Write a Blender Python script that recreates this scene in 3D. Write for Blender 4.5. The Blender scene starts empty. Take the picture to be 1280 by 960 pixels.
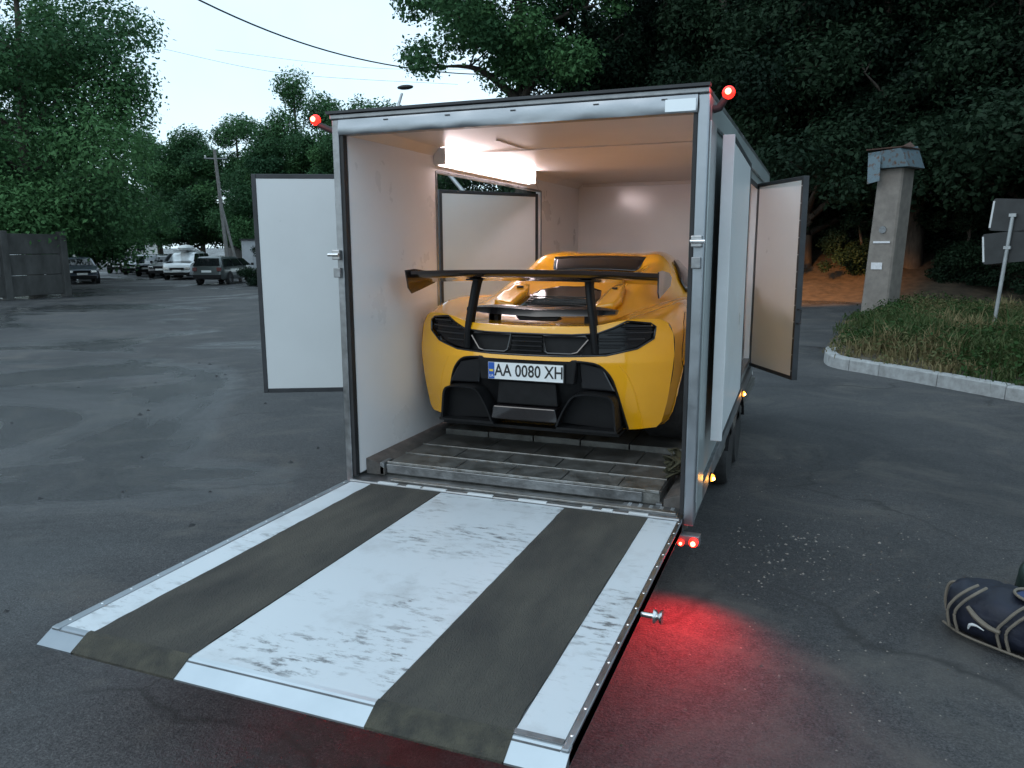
import bpy, bmesh, math, random
import numpy as np
from mathutils import Vector, Matrix, noise as mnoise
R = math.radians
rng = np.random.default_rng(7)
random.seed(7)
S = bpy.context.scene
col = S.collection

# ------------------------------------------------------------------ camera
cd = bpy.data.cameras.new('camera'); cam = bpy.data.objects.new('camera', cd); col.objects.link(cam)
cam.location = (2.774, -4.176, 1.971); cam.rotation_euler = (R(79.886), R(0.214), R(21.288))
cd.sensor_width = 36; cd.lens = 27.247; cd.clip_start = .05; cd.clip_end = 3000
S.camera = cam
# ------------------------------------------------------------------ world, sun, exposure
SUN_EL, SUN_ROT = 38, 205
w = bpy.data.worlds.new('World'); S.world = w; w.use_nodes = True
nt = w.node_tree; nt.nodes.clear()
out = nt.nodes.new('ShaderNodeOutputWorld'); addn = nt.nodes.new('ShaderNodeAddShader')
b1 = nt.nodes.new('ShaderNodeBackground'); sky = nt.nodes.new('ShaderNodeTexSky')
sky.sky_type = 'NISHITA'; sky.sun_disc = False; sky.sun_elevation = R(SUN_EL); sky.sun_rotation = R(SUN_ROT)
nt.links.new(sky.outputs[0], b1.inputs[0]); b1.inputs[1].default_value = .05
b2 = nt.nodes.new('ShaderNodeBackground'); b2.inputs[1].default_value = 1.12     # the closed cloud deck
tc = nt.nodes.new('ShaderNodeTexCoord'); nz = nt.nodes.new('ShaderNodeTexNoise'); nz.inputs['Scale'].default_value = 2.2; nz.inputs['Detail'].default_value = 5
rp = nt.nodes.new('ShaderNodeValToRGB'); rp.color_ramp.elements[0].color = (.60, .84, 1.0, 1); rp.color_ramp.elements[1].color = (.78, .96, 1.06, 1)
rp.color_ramp.elements[0].position = .3; rp.color_ramp.elements[1].position = .7
nt.links.new(tc.outputs['Generated'], nz.inputs['Vector']); nt.links.new(nz.outputs['Fac'], rp.inputs[0]); nt.links.new(rp.outputs[0], b2.inputs[0])
nt.links.new(b1.outputs[0], addn.inputs[0]); nt.links.new(b2.outputs[0], addn.inputs[1]); nt.links.new(addn.outputs[0], out.inputs[0])
sl = bpy.data.lights.new('sun', 'SUN'); sl.energy = .3; sl.angle = R(25); sl.color = (1, .96, .92)
so = bpy.data.objects.new('sun', sl); col.objects.link(so)
so.rotation_euler = (R(90 - SUN_EL), 0, R(180 - SUN_ROT)); so.location = (0, -20, 40)
S.view_settings.view_transform = 'Standard'; S.view_settings.look = 'None'; S.view_settings.exposure = 0; S.view_settings.gamma = 1

# ------------------------------------------------------------------ helpers
OFF = {}
class MB:
    def __init__(s): s.v = []; s.f = []; s.m = []
    def add(s, vs, fs, mi=0):
        n = len(s.v); s.v += [tuple(float(a) for a in p) for p in vs]
        s.f += [tuple(i + n for i in f) for f in fs]; s.m += [mi] * len(fs); return s
    def box(s, a, b, mi=0, rz=0, piv=None):
        (x0, y0, z0), (x1, y1, z1) = a, b
        vs = [(x0,y0,z0),(x1,y0,z0),(x1,y1,z0),(x0,y1,z0),(x0,y0,z1),(x1,y0,z1),(x1,y1,z1),(x0,y1,z1)]
        if rz:
            c, sn = math.cos(rz), math.sin(rz); px, py = piv or ((x0+x1)/2, (y0+y1)/2)
            vs = [(px+(x-px)*c-(y-py)*sn, py+(x-px)*sn+(y-py)*c, z) for x, y, z in vs]
        return s.add(vs, [(0,3,2,1),(4,5,6,7),(0,1,5,4),(1,2,6,5),(2,3,7,6),(3,0,4,7)], mi)
    def prism(s, poly, axis, a, b, mi=0):
        """poly: 2-D points in the other two axes (in xyz order)"""
        def P(p, t): q = list(p); q.insert(axis, t); return tuple(q)
        n = len(poly); vs = [P(p, a) for p in poly] + [P(p, b) for p in poly]
        fs = [tuple(range(n))[::-1], tuple(range(n, 2*n))] + [(i, (i+1) % n, n+(i+1) % n, n+i) for i in range(n)]
        return s.add(vs, fs, mi)
    def tube(s, pts, r, n=8, cap=True, mi=0, closed=False):
        pts = [Vector(p) for p in pts]; k = len(pts); rs = r if isinstance(r, (list, tuple)) else [r]*k
        vs = []; up = Vector((0.03, 0.02, 1))
        for i, p in enumerate(pts):
            if closed: d = pts[(i+1) % k] - pts[i-1]
            else: d = pts[min(i+1, k-1)] - pts[max(i-1, 0)]
            d.normalize(); a = d.cross(up)
            if a.length < .05: a = d.cross(Vector((1, 0, 0)))
            a.normalize(); b = d.cross(a)
            for j in range(n):
                t = 2*math.pi*j/n; vs.append(p + rs[i]*(a*math.cos(t)+b*math.sin(t)))
        fs = []
        for i in range(k if closed else k-1):
            i2 = (i+1) % k
            for j in range(n): fs.append((i*n+j, i*n+(j+1) % n, i2*n+(j+1) % n, i2*n+j))
        if cap and not closed: fs += [tuple(range(n))[::-1], tuple(range((k-1)*n, k*n))]
        return s.add(vs, fs, mi)
    def lathe(s, prof, c, axis='x', n=24, mi=0):
        """prof: (r, t) along axis"""
        vs = []
        for r, t in prof:
            for j in range(n):
                a = 2*math.pi*j/n; u, v = r*math.cos(a), r*math.sin(a)
                p = {'x': (t, u, v), 'y': (u, t, v), 'z': (u, v, t)}[axis]
                vs.append((c[0]+p[0], c[1]+p[1], c[2]+p[2]))
        fs = [(i*n+j, i*n+(j+1) % n, (i+1)*n+(j+1) % n, (i+1)*n+j) for i in range(len(prof)-1) for j in range(n)]
        if prof[0][0] > 1e-6: fs.append(tuple(range(n)))
        if prof[-1][0] > 1e-6: fs.append(tuple(range((len(prof)-1)*n, len(prof)*n)))
        return s.add(vs, fs, mi)
    def ball(s, c, r, n=12, m=8, mi=0):
        rx, ry, rz = r if isinstance(r, tuple) else (r, r, r)
        vs = [(c[0], c[1], c[2]-rz)]
        for i in range(1, m):
            a = -math.pi/2 + math.pi*i/m
            for j in range(n):
                b = 2*math.pi*j/n; vs.append((c[0]+rx*math.cos(a)*math.cos(b), c[1]+ry*math.cos(a)*math.sin(b), c[2]+rz*math.sin(a)))
        vs.append((c[0], c[1], c[2]+rz)); L = len(vs)-1
        fs = [(0, 1+(j+1) % n, 1+j) for j in range(n)]
        fs += [(1+i*n+j, 1+i*n+(j+1) % n, 1+(i+1)*n+(j+1) % n, 1+(i+1)*n+j) for i in range(m-2) for j in range(n)]
        fs += [(1+(m-2)*n+j, 1+(m-2)*n+(j+1) % n, L) for j in range(n)]
        return s.add(vs, fs, mi)
    def build(s, name, mat, parent=None, smooth=False, bevel=0, loc=None):
        me = bpy.data.meshes.new(name)
        off = OFF.get(parent.name, (0, 0, 0)) if parent else (loc or (0, 0, 0))
        me.from_pydata([(x-off[0], y-off[1], z-off[2]) for x, y, z in s.v], [], s.f)
        for m in (mat if isinstance(mat, (list, tuple)) else [mat]): me.materials.append(m)
        if any(s.m): me.polygons.foreach_set('material_index', s.m)
        fix_normals(me)
        if smooth:
            me.polygons.foreach_set('use_smooth', [True]*len(me.polygons))
            try: me.set_sharp_from_angle(angle=R(smooth if smooth is not True else 40))
            except Exception: pass
        o = bpy.data.objects.new(name, me); col.objects.link(o)
        if parent: o.parent = parent; OFF[o.name] = off
        else: o.location = off; OFF[o.name] = off
        if bevel:
            b = o.modifiers.new('bevel', 'BEVEL'); b.width = bevel; b.segments = 2; b.limit_method = 'ANGLE'; b.angle_limit = R(50)
        return o
def fix_normals(me):
    bm = bmesh.new(); bm.from_mesh(me); bmesh.ops.recalc_face_normals(bm, faces=bm.faces); bm.to_mesh(me); bm.free()
def tag(o, label=None, cat=None, group=None, kind=None):
    if label: o['label'] = label
    if cat: o['category'] = cat
    if group: o['group'] = group
    if kind: o['kind'] = kind
    return o
def thing(name, label, cat, loc=(0, 0, 0), rz=0, group=None):
    o = bpy.data.objects.new(name, None); col.objects.link(o); o.location = loc; o.rotation_euler = (0, 0, rz)
    OFF[o.name] = tuple(loc) if not rz else (0, 0, 0); o.empty_display_size = .2
    return tag(o, label, cat, group)
def localthing(name, label, cat, loc, rz=0, group=None):     # children given in the thing's own coordinates
    o = thing(name, label, cat, loc, rz, group); OFF[o.name] = (0, 0, 0); return o
def copy_tree(o, parent=None):
    c = o.copy(); col.objects.link(c)
    if parent: c.parent = parent
    for ch in [k for k in bpy.data.objects if k.parent == o]: copy_tree(ch, c)
    return c
def bez(pts, n):
    """Catmull-Rom through pts, n samples"""
    P = np.array(pts, float); k = len(P); t = np.linspace(0, k-1, n); i = np.minimum(t.astype(int), k-2); u = (t-i)[:, None]
    g = lambda j: P[np.clip(j, 0, k-1)]
    p0, p1, p2, p3 = g(i-1), g(i), g(i+1), g(i+2)
    return .5*((2*p1)+(-p0+p2)*u+(2*p0-5*p1+4*p2-p3)*u*u+(-p0+3*p1-3*p2+p3)*u**3)
def pchip(x, y, q):
    x = np.array(x, float); y = np.array(y, float); h = np.diff(x); d = np.diff(y)/h; m = np.zeros_like(y)
    for i in range(1, len(x)-1):
        if d[i-1]*d[i] > 0: m[i] = 2*d[i-1]*d[i]/(d[i-1]+d[i])
    m[0], m[-1] = d[0], d[-1]
    i = np.clip(np.searchsorted(x, q)-1, 0, len(x)-2); t = (q-x[i])/h[i]
    return ((2*t**3-3*t*t+1)*y[i]+(t**3-2*t*t+t)*h[i]*m[i]+(-2*t**3+3*t*t)*y[i+1]+(t**3-t*t)*h[i]*m[i+1])

# ------------------------------------------------------------------ materials
def nodes(m):
    m.use_nodes = True; n = m.node_tree; return n, n.nodes['Principled BSDF']
def pm(name, c, rough=.5, metal=0, var=.12, scale=6, bump=0, bscale=60, coat=0, c2=None, spec=.5, rvar=0, stretch=None, thr=None, detail=6):
    """procedural material: colour noise between c and c2 (or darker c), roughness noise, bump"""
    m = bpy.data.materials.new(name); n, b = nodes(m); N = n.nodes.new; L = n.links.new
    tcn = N('ShaderNodeTexCoord'); src = tcn.outputs['Object']
    if stretch:
        mp = N('ShaderNodeMapping'); mp.inputs['Scale'].default_value = stretch; L(src, mp.inputs[0]); src = mp.outputs[0]
    t = N('ShaderNodeTexNoise'); t.inputs['Scale'].default_value = scale; t.inputs['Detail'].default_value = detail; t.inputs['Roughness'].default_value = .6; L(src, t.inputs['Vector'])
    r = N('ShaderNodeValToRGB'); lo, hi = thr or (.3, .7)
    r.color_ramp.elements[0].position = lo; r.color_ramp.elements[1].position = hi
    d = c2 or tuple(k*(1-2*var) for k in c); e = c if c2 else tuple(min(1, k*(1+var)) for k in c)
    r.color_ramp.elements[0].color = (*d, 1); r.color_ramp.elements[1].color = (*e, 1)
    L(t.outputs['Fac'], r.inputs[0]); L(r.outputs[0], b.inputs['Base Color'])
    b.inputs['Metallic'].default_value = metal; b.inputs['Roughness'].default_value = rough; b.inputs['Specular IOR Level'].default_value = spec
    if coat: b.inputs['Coat Weight'].default_value = coat; b.inputs['Coat Roughness'].default_value = .05
    if rvar:
        mr = N('ShaderNodeMapRange'); mr.inputs['To Min'].default_value = max(.03, rough-rvar); mr.inputs['To Max'].default_value = min(1, rough+rvar)
        mr.inputs['From Min'].default_value = .3; mr.inputs['From Max'].default_value = .7
        L(t.outputs['Fac'], mr.inputs[0]); L(mr.outputs[0], b.inputs['Roughness'])
    if bump:
        t2 = N('ShaderNodeTexNoise'); t2.inputs['Scale'].default_value = bscale; t2.inputs['Detail'].default_value = 4; L(src, t2.inputs['Vector'])
        bp = N('ShaderNodeBump'); bp.inputs['Strength'].default_value = bump; bp.inputs['Distance'].default_value = .02
        L(t2.outputs['Fac'], bp.inputs['Height']); L(bp.outputs[0], b.inputs['Normal'])
    return m
def emis(name, c, s, base=None):
    m = bpy.data.materials.new(name); n, b = nodes(m)
    b.inputs['Base Color'].default_value = (*(base or c), 1); b.inputs['Emission Color'].default_value = (*c, 1); b.inputs['Emission Strength'].default_value = s
    b.inputs['Roughness'].default_value = .3
    return m
M = {}
M['wall_white'] = pm('white_sandwich_panel', (.80, .79, .80), .3, var=.02, scale=2, rvar=.06, bump=.03, bscale=9)
M['wall_gloss'] = pm('glossy_front_panel', (.84, .82, .83), .16, var=.015, scale=2, bump=.02, bscale=5)
M['door_white'] = pm('white_door_skin', (.62, .65, .66), .33, var=.02, scale=2.5, rvar=.06, bump=.02, bscale=8)
M['ceiling'] = pm('ceiling_panel', (.66, .62, .59), .4, var=.03, scale=2)
M['alu'] = pm('brushed_aluminium', (.34, .37, .40), .38, 1, var=.06, scale=5, rvar=.10, bump=.06, bscale=14)
M['alu_dark'] = pm('weathered_aluminium', (.30, .31, .32), .42, 1, var=.2, scale=7, rvar=.12, bump=.12, bscale=30)
M['alu_bright'] = pm('bright_aluminium', (.60, .64, .67), .34, 1, var=.04, scale=3, rvar=.05, bump=.05, bscale=7)
M['side_alu'] = pm('trailer_side_aluminium', (.40, .45, .455), .33, .45, var=.08, scale=2, rvar=.06, stretch=(1, 1, .4))
M['deck'] = pm('dirty_deck_plate', (.22, .22, .21), .55, .55, scale=9, c2=(.08, .078, .07), rvar=.15, bump=.2, bscale=70)
M['deck_steel'] = pm('deck_edge_steel', (.42, .43, .43), .4, .9, scale=20, c2=(.2, .19, .17), rvar=.15)
M['black_seal'] = pm('black_rubber_seal', (.018, .019, .021), .6, var=.2)
M['black_frame'] = pm('black_door_frame', (.030, .033, .038), .5, var=.2)
M['rail_brown'] = pm('grimy_kick_rail', (.13, .115, .105), .7, scale=12, c2=(.06, .054, .05), bump=.2)
M['steel'] = pm('chrome_steel', (.75, .75, .75), .22, 1, var=.1)
M['zinc'] = pm('zinc_lock', (.42, .43, .44), .35, 1, var=.15, scale=30)
M['rubber'] = pm('tyre_rubber', (.022, .022, .023), .75, var=.25, scale=20, bump=.15)
M['rim'] = pm('grey_wheel_rim', (.30, .31, .33), .35, .8, var=.1)
M['chassis'] = pm('galvanised_chassis', (.24, .25, .26), .5, .8, var=.2, scale=14, rvar=.1)
M['black_plastic'] = pm('black_plastic', (.010, .010, .011), .55, var=.2, scale=15, bump=.04, spec=.22)
M['gloss_black'] = pm('gloss_black', (.008, .008, .010), .2, var=.1, coat=.3)
M['carbon'] = pm('dark_carbon', (.014, .011, .012), .25, var=.25, scale=60, coat=.8)
M['car_yellow'] = pm('yellow_orange_car_paint', (.90, .415, .003), .24, 0, var=.02, scale=3, coat=.9, spec=.5)
M['glass_dark'] = pm('dark_tinted_glass', (.012, .014, .016), .06, var=.1, spec=.7)
M['lens_smoke'] = pm('smoked_lens', (.008, .007, .008), .2, var=.1, spec=.3)
M['grille'] = pm('dark_grille', (.006, .006, .007), .5, var=.2, spec=.2)
M['plate_white'] = pm('number_plate_white', (.78, .80, .80), .35, var=.02)
M['plate_blue'] = pm('plate_blue', (.02, .10, .42), .4, var=.05)
M['plate_yellow'] = pm('plate_flag_yellow', (.75, .55, .03), .4, var=.05)
M['plate_black'] = pm('plate_ink', (.012, .012, .013), .5, var=.05)
M['red_hot'] = emis('lit_red_bulb', (1, .10, .05), 22)
M['red_lens'] = emis('lit_red_lens', (1, .02, .012), 3.2, (.5, .01, .01))
M['amber'] = emis('lit_amber_lens', (1, .33, .03), 4.5, (.7, .25, .02))
M['amber_hot'] = emis('lit_amber_bulb', (1, .6, .15), 12)
M['tube'] = emis('lit_fluorescent_diffuser', (1.0, .82, .84), 21, (.9, .9, .9))
M['white_plastic'] = pm('white_plastic', (.75, .75, .74), .4, var=.03)
M['red_reflector'] = pm('red_reflector', (.10, .008, .010), .2, var=.1)

# asphalt: broad tone patches, wet sheen, cracks, speckle
def asphalt():
    m = bpy.data.materials.new('worn_damp_asphalt'); n, b = nodes(m); N = n.nodes.new; L = n.links.new
    g = N('ShaderNodeNewGeometry'); P = g.outputs['Position']
    def noise(sc, det=6, ro=.6, dist=0, vec=P):
        t = N('ShaderNodeTexNoise'); t.inputs['Scale'].default_value = sc; t.inputs['Detail'].default_value = det; t.inputs['Roughness'].default_value = ro; t.inputs['Distortion'].default_value = dist; L(vec, t.inputs['Vector']); return t.outputs['Fac']
    def ramp(f, p0, c0, p1, c1):
        r = N('ShaderNodeValToRGB'); e = r.color_ramp.elements; e[0].position = p0; e[1].position = p1; e[0].color = (*c0, 1); e[1].color = (*c1, 1); L(f, r.inputs[0]); return r.outputs[0]
    def mix(f, a, c, mode='MIX'):
        x = N('ShaderNodeMix'); x.data_type = 'RGBA'; x.blend_type = mode
        if hasattr(f, 'links'): L(f, x.inputs[0])
        else: x.inputs[0].default_value = f
        for s_, v in ((6, a), (7, c)):
            if hasattr(v, 'links'): L(v, x.inputs[s_])
            else: x.inputs[s_].default_value = (*v, 1)
        return x.outputs[2]
    base = ramp(noise(.35, 7, .65, .6), .32, (.021, .0235, .027), .68, (.062, .064, .068))
    sp = ramp(noise(85, 4, .8), .38, (.25, .25, .26), .68, (2.6, 2.5, 2.4))
    c = mix(.85, base, sp, 'MULTIPLY')
    sp2 = ramp(noise(26, 6, .75, .4), .36, (.62, .62, .63), .66, (1.45, 1.42, 1.38)); c = mix(.9, c, sp2, 'MULTIPLY')
    dust = ramp(noise(.8, 8, .7, 1.2), .50, (0, 0, 0), .72, (1, 1, 1)); c = mix(dust, c, (.10, .093, .085))
    # dark seams and cracks
    nv = N('ShaderNodeTexNoise'); nv.inputs['Scale'].default_value = 1.1; nv.inputs['Detail'].default_value = 6; L(P, nv.inputs['Vector'])
    va = N('ShaderNodeVectorMath'); va.operation = 'MULTIPLY_ADD'; L(nv.outputs['Color'], va.inputs[0]); va.inputs[1].default_value = (1.2, 1.2, 0); L(P, va.inputs[2])
    vo = N('ShaderNodeTexVoronoi'); vo.feature = 'DISTANCE_TO_EDGE'; vo.inputs['Scale'].default_value = .3; L(va.outputs[0], vo.inputs['Vector'])
    cr = ramp(vo.outputs['Distance'], .0015, (1, 1, 1), .006, (0, 0, 0)); gate = ramp(noise(.3, 3), .44, (0, 0, 0), .54, (.85, .85, .85))
    ck = mix(1, cr, gate, 'MULTIPLY'); c = mix(ck, c, (.02, .02, .02))
    wet = ramp(noise(.23, 5, .55, .9),   .50, (0, 0, 0), .60, (1, 1, 1))
    c = mix(wet, c, mix(1, c, (.72, .74, .78), 'MULTIPLY'))
    L(c, b.inputs['Base Color'])
    ro = N('ShaderNodeMapRange'); L(wet, ro.inputs[0]); ro.inputs['To Min'].default_value = .75; ro.inputs['To Max'].default_value = .20; L(ro.outputs[0], b.inputs['Roughness'])
    bp = N('ShaderNodeBump'); bp.inputs['Strength'].default_value = .9; bp.inputs['Distance'].default_value = .014; L(noise(70, 5, .7), bp.inputs['Height'])
    bp2 = N('ShaderNodeBump'); bp2.inputs['Strength'].default_value = .35; bp2.inputs['Distance'].default_value = .05; L(noise(4, 6, .65), bp2.inputs['Height']); L(bp.outputs[0], bp2.inputs['Normal'])
    L(bp2.outputs[0], b.inputs['Normal']); b.inputs['Specular IOR Level'].default_value = .5
    return m
M['asphalt'] = asphalt()
M['litter'] = pm('leaf_litter_soil', (.085, .064, .042), .9, scale=3.5, c2=(.028, .023, .016), bump=.7, bscale=14, detail=9)
M['soil'] = pm('dry_soil', (.11, .09, .065), .9, scale=6, c2=(.05, .042, .03), bump=.5, bscale=30)
M['kerb'] = pm('concrete_kerb', (.42, .43, .43), .8, scale=9, c2=(.26, .26, .255), bump=.25, bscale=60)
M['concrete'] = pm('weathered_concrete', (.25, .225, .20), .85, scale=5, c2=(.17, .15, .135), bump=.3, bscale=40)
M['fence_concrete'] = pm('dark_stained_concrete', (.085, .085, .082), .85, scale=2.2, c2=(.04, .040, .038), bump=.3, bscale=30, stretch=(1, 1, .5))
M['far_wall'] = pm('grey_retaining_concrete', (.24, .23, .225), .85, scale=1.5, c2=(.14, .135, .13), bump=.2)
M['bark'] = pm('tree_bark', (.085, .07, .055), .9, scale=10, c2=(.035, .03, .025), bump=.6, bscale=22, stretch=(1, 1, .25))
M['pole_conc'] = pm('utility_pole_concrete', (.30, .29, .28), .8, scale=6, c2=(.19, .18, .17), bump=.2)
M['blue_metal'] = pm('flaking_blue_sheet_metal', (.14, .20, .235), .6, .2, scale=9, c2=(.13, .07, .045), thr=(.36, .48), bump=.15)
M['rust'] = pm('rusted_iron', (.10, .05, .035), .8, .3, scale=14, c2=(.045, .03, .025), bump=.3)
M['sign_back'] = pm('grey_sign_back', (.035, .038, .04), .55, .2, var=.15, scale=5)
M['sign_edge'] = pm('white_sign_edge', (.6, .62, .63), .4, var=.05)
M['galv'] = pm('galvanised_pole', (.42, .44, .45), .45, .6, var=.1, scale=8)
M['paper'] = pm('pasted_paper_notice', (.68, .68, .70), .8, var=.1, scale=20)
M['navy'] = pm('navy_nylon', (.006, .009, .022), .62, var=.25, scale=9, bump=.4, bscale=14)
M['navy2'] = pm('blue_nylon_panel', (.020, .045, .13), .6, var=.2, scale=9, bump=.3, bscale=14)
M['beige_trim'] = pm('beige_piping', (.17, .145, .115), .8, var=.12, scale=12)
M['green_bag'] = pm('dark_green_nylon', (.012, .032, .026), .65, var=.3, scale=9, bump=.5, bscale=12)
M['webbing'] = pm('olive_webbing', (.07, .066, .035), .85, scale=12, c2=(.03, .03, .018), bump=.3)
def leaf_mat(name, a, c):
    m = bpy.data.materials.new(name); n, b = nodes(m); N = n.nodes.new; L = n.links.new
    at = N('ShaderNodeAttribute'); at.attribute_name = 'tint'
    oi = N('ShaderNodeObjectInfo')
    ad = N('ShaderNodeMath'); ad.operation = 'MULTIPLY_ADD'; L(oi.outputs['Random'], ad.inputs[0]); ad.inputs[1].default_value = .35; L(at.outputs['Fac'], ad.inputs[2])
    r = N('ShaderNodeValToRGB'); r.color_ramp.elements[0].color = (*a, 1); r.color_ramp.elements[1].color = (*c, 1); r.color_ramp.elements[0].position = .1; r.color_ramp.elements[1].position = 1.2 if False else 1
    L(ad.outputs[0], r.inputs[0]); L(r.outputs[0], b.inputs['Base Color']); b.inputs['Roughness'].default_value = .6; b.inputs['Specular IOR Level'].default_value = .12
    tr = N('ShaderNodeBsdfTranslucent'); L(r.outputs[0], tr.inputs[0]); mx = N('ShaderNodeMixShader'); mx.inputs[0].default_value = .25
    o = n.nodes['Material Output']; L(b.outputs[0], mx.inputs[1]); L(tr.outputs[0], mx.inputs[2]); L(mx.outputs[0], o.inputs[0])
    return m
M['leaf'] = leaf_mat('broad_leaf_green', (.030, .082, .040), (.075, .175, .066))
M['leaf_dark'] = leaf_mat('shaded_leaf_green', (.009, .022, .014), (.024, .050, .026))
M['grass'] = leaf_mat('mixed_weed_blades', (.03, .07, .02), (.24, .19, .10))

# ==================================================================== SETTING
def hill(x, y):
    d = (y - 25.0) + .35*(x - 3) * (1 if x > 3 else .0)
    side = min(1, max(0, (x + 13)/10.0))
    h = 0.0
    if d > 0: h = side*(.17*d*min(1, d/6.0) + .004*d*d*(d < 40) + (6.4*(d >= 40)))
    return min(h, 16)
# asphalt sheet out to the horizon
mb = MB(); xs = [-900, -300, -120, -60, -40, -30, -20, -12, -8, -5, -2, 0, 2, 4, 6, 9, 14, 20, 40, 120, 300, 900]; ys = [-600, -100, -20, -6, -3, 0, 3, 6, 10, 15, 20, 26, 35, 50, 80, 200, 1200]
mb.add([(x, y, 0) for y in ys for x in xs], [(j*len(xs)+i, j*len(xs)+i+1, (j+1)*len(xs)+i+1, (j+1)*len(xs)+i) for j in range(len(ys)-1) for i in range(len(xs)-1)])
tag(mb.build('asphalt_ground', M['asphalt']), kind='structure')
# wooded bank beyond the side road
mb = MB(); gx = np.arange(-16, 71, 1.0); gy = np.arange(14, 96, 1.0)
H = np.array([[hill(x, y) for x in gx] for y in gy]); keep = {}
for j, y in enumerate(gy):
    for i, x in enumerate(gx):
        z = H[j, i]; z = z + (.18*mnoise.noise((x*.6, y*.6, 0)) if z > .1 else 0) - .05*(z < .02)
        mb.v.append((x + .3*mnoise.noise((x*.9, y*.9, 3)), y + .3*mnoise.noise((x*.9, y*.9, 7)), z))
nx = len(gx)
for j in range(len(gy)-1):
    for i in range(nx-1):
        if max(H[j, i], H[j+1, i], H[j, i+1], H[j+1, i+1]) > 0: mb.f.append((j*nx+i, j*nx+i+1, (j+1)*nx+i+1, (j+1)*nx+i)); mb.m.append(0)
tag(mb.build('forest_bank', M['litter'], smooth=60), kind='structure')

# ==================================================================== TRAILER
G = .48
T = thing('car_trailer', 'white enclosed aluminium box trailer with rear ramp lowered and side doors open', 'trailer', (1.1, 2.5, 0))
W, LEN, HT = 2.2, 5.1, 2.764
IN = .05
# floor
f = MB().box((.02, .03, .40), (2.18, 5.05, .478)).build('floor', M['deck'], T)
# left wall with the door opening y 1.25..3.64, z .9..2.52
def wall(x0, x1, oy0, oy1, oz0, oz1, zb0, zb1, mats, name):
    m = MB()
    def seg(y0, y1, za0, za1, z1):
        vs = [(x0,y0,za0),(x1,y0,za0),(x1,y1,za1),(x0,y1,za1),(x0,y0,z1),(x1,y0,z1),(x1,y1,z1),(x0,y1,z1)]
        m.add(vs, [(0,3,2,1),(4,5,6,7),(0,1,5,4),(2,3,7,6)], 0); m.add(vs, [(1,2,6,5)], 1); m.add(vs, [(3,0,4,7)], 2)
    zb = lambda y: zb0 + (zb1-zb0)*y/5.1
    seg(.05, oy0, zb(.05), zb(oy0), 2.72); seg(oy1, 5.1, zb(oy1), zb(5.1), 2.72)
    seg(oy0, oy1, oz1, oz1, 2.72); seg(oy0, oy1, zb(oy0), zb(oy1), oz0)
    return m.build(name, mats, T)
wall(.0, IN, 1.25, 3.64, .90, 2.52, .50, .66, [M['wall_white'], M['wall_white'], M['side_alu']], 'side_wall')
wall(2.2-IN, 2.2, 1.92, 3.70, .86, 2.53, .52, .80, [M['wall_white'], M['side_alu'], M['wall_white']], 'side_wall')
MB().box((IN, 5.03, .5), (2.2-IN, 5.1, 2.70)).build('front_wall', M['wall_gloss'], T)
MB().box((IN, .06, 2.695), (2.2-IN, 5.03, 2.72)).build('ceiling', M['ceiling'], T)
rf = MB().box((-.02, -.03, 2.722), (2.22, 5.12, 2.752)).build('roof', M['alu_dark'], T, bevel=.006)
MB().box((-.035, -.05, 2.753), (2.225, .0, 2.768)).build('roof_edge_strip', M['black_frame'], rf)
MB().box((2.203, .0, 2.60), (2.222, 5.12, 2.720)).build('roof_edge_rail', M['side_alu'], T, bevel=.004)
MB().box((-.022, .0, 2.60), (-.003, 5.12, 2.720)).build('roof_edge_rail', M['side_alu'], T, bevel=.004)
# joints on the ceiling and front wall
MB().box((IN+.001, 1.58, 2.685), (2.149, 1.62, 2.694)).build('ceiling_seam_strip', M['ceiling'], T)
MB().box((.64, 1.0, 2.688), (.655, 1.57, 2.6945)).build('ceiling_seam_strip', M['ceiling'], T)
MB().prism([(IN+.001, 2.694), (IN+.06, 2.694), (IN+.001, 2.635)], 1, .06, 5.02).build('corner_trim', M['ceiling'], T)
MB().prism([(2.149, 2.694), (2.09, 2.694), (2.149, 2.635)], 1, .06, 5.02).build('corner_trim', M['ceiling'], T)
MB().box((IN+.06, 4.995, 2.655), (2.09, 5.028, 2.694)).build('corner_trim', M['ceiling'], T)
MB().box((1.95, 5.0, .9), (1.955, 5.029, 2.65)).build('front_wall_seam', M['ceiling'], T)
# rear portal
lp = MB().box((-.012, -.02, .44), (.034, .055, 2.722)).build('rear_post', M['alu_dark'], T, bevel=.005)
MB().box((.036, -.012, .50), (.058, .03, 2.63)).build('door_seal', M['black_seal'], lp)
rpst = MB().box((2.165, -.02, .44), (2.223, .03, 2.722)).build('rear_post', M['alu'], T, bevel=.008)
MB().box((2.142, -.010, .50), (2.163, .03, 2.63)).build('door_seal', M['black_seal'], rpst)
MB().box((2.203, .034, .50), (2.229, .27, 2.60)).build('post_side_cover', M['side_alu'], rpst, bevel=.006)
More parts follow.
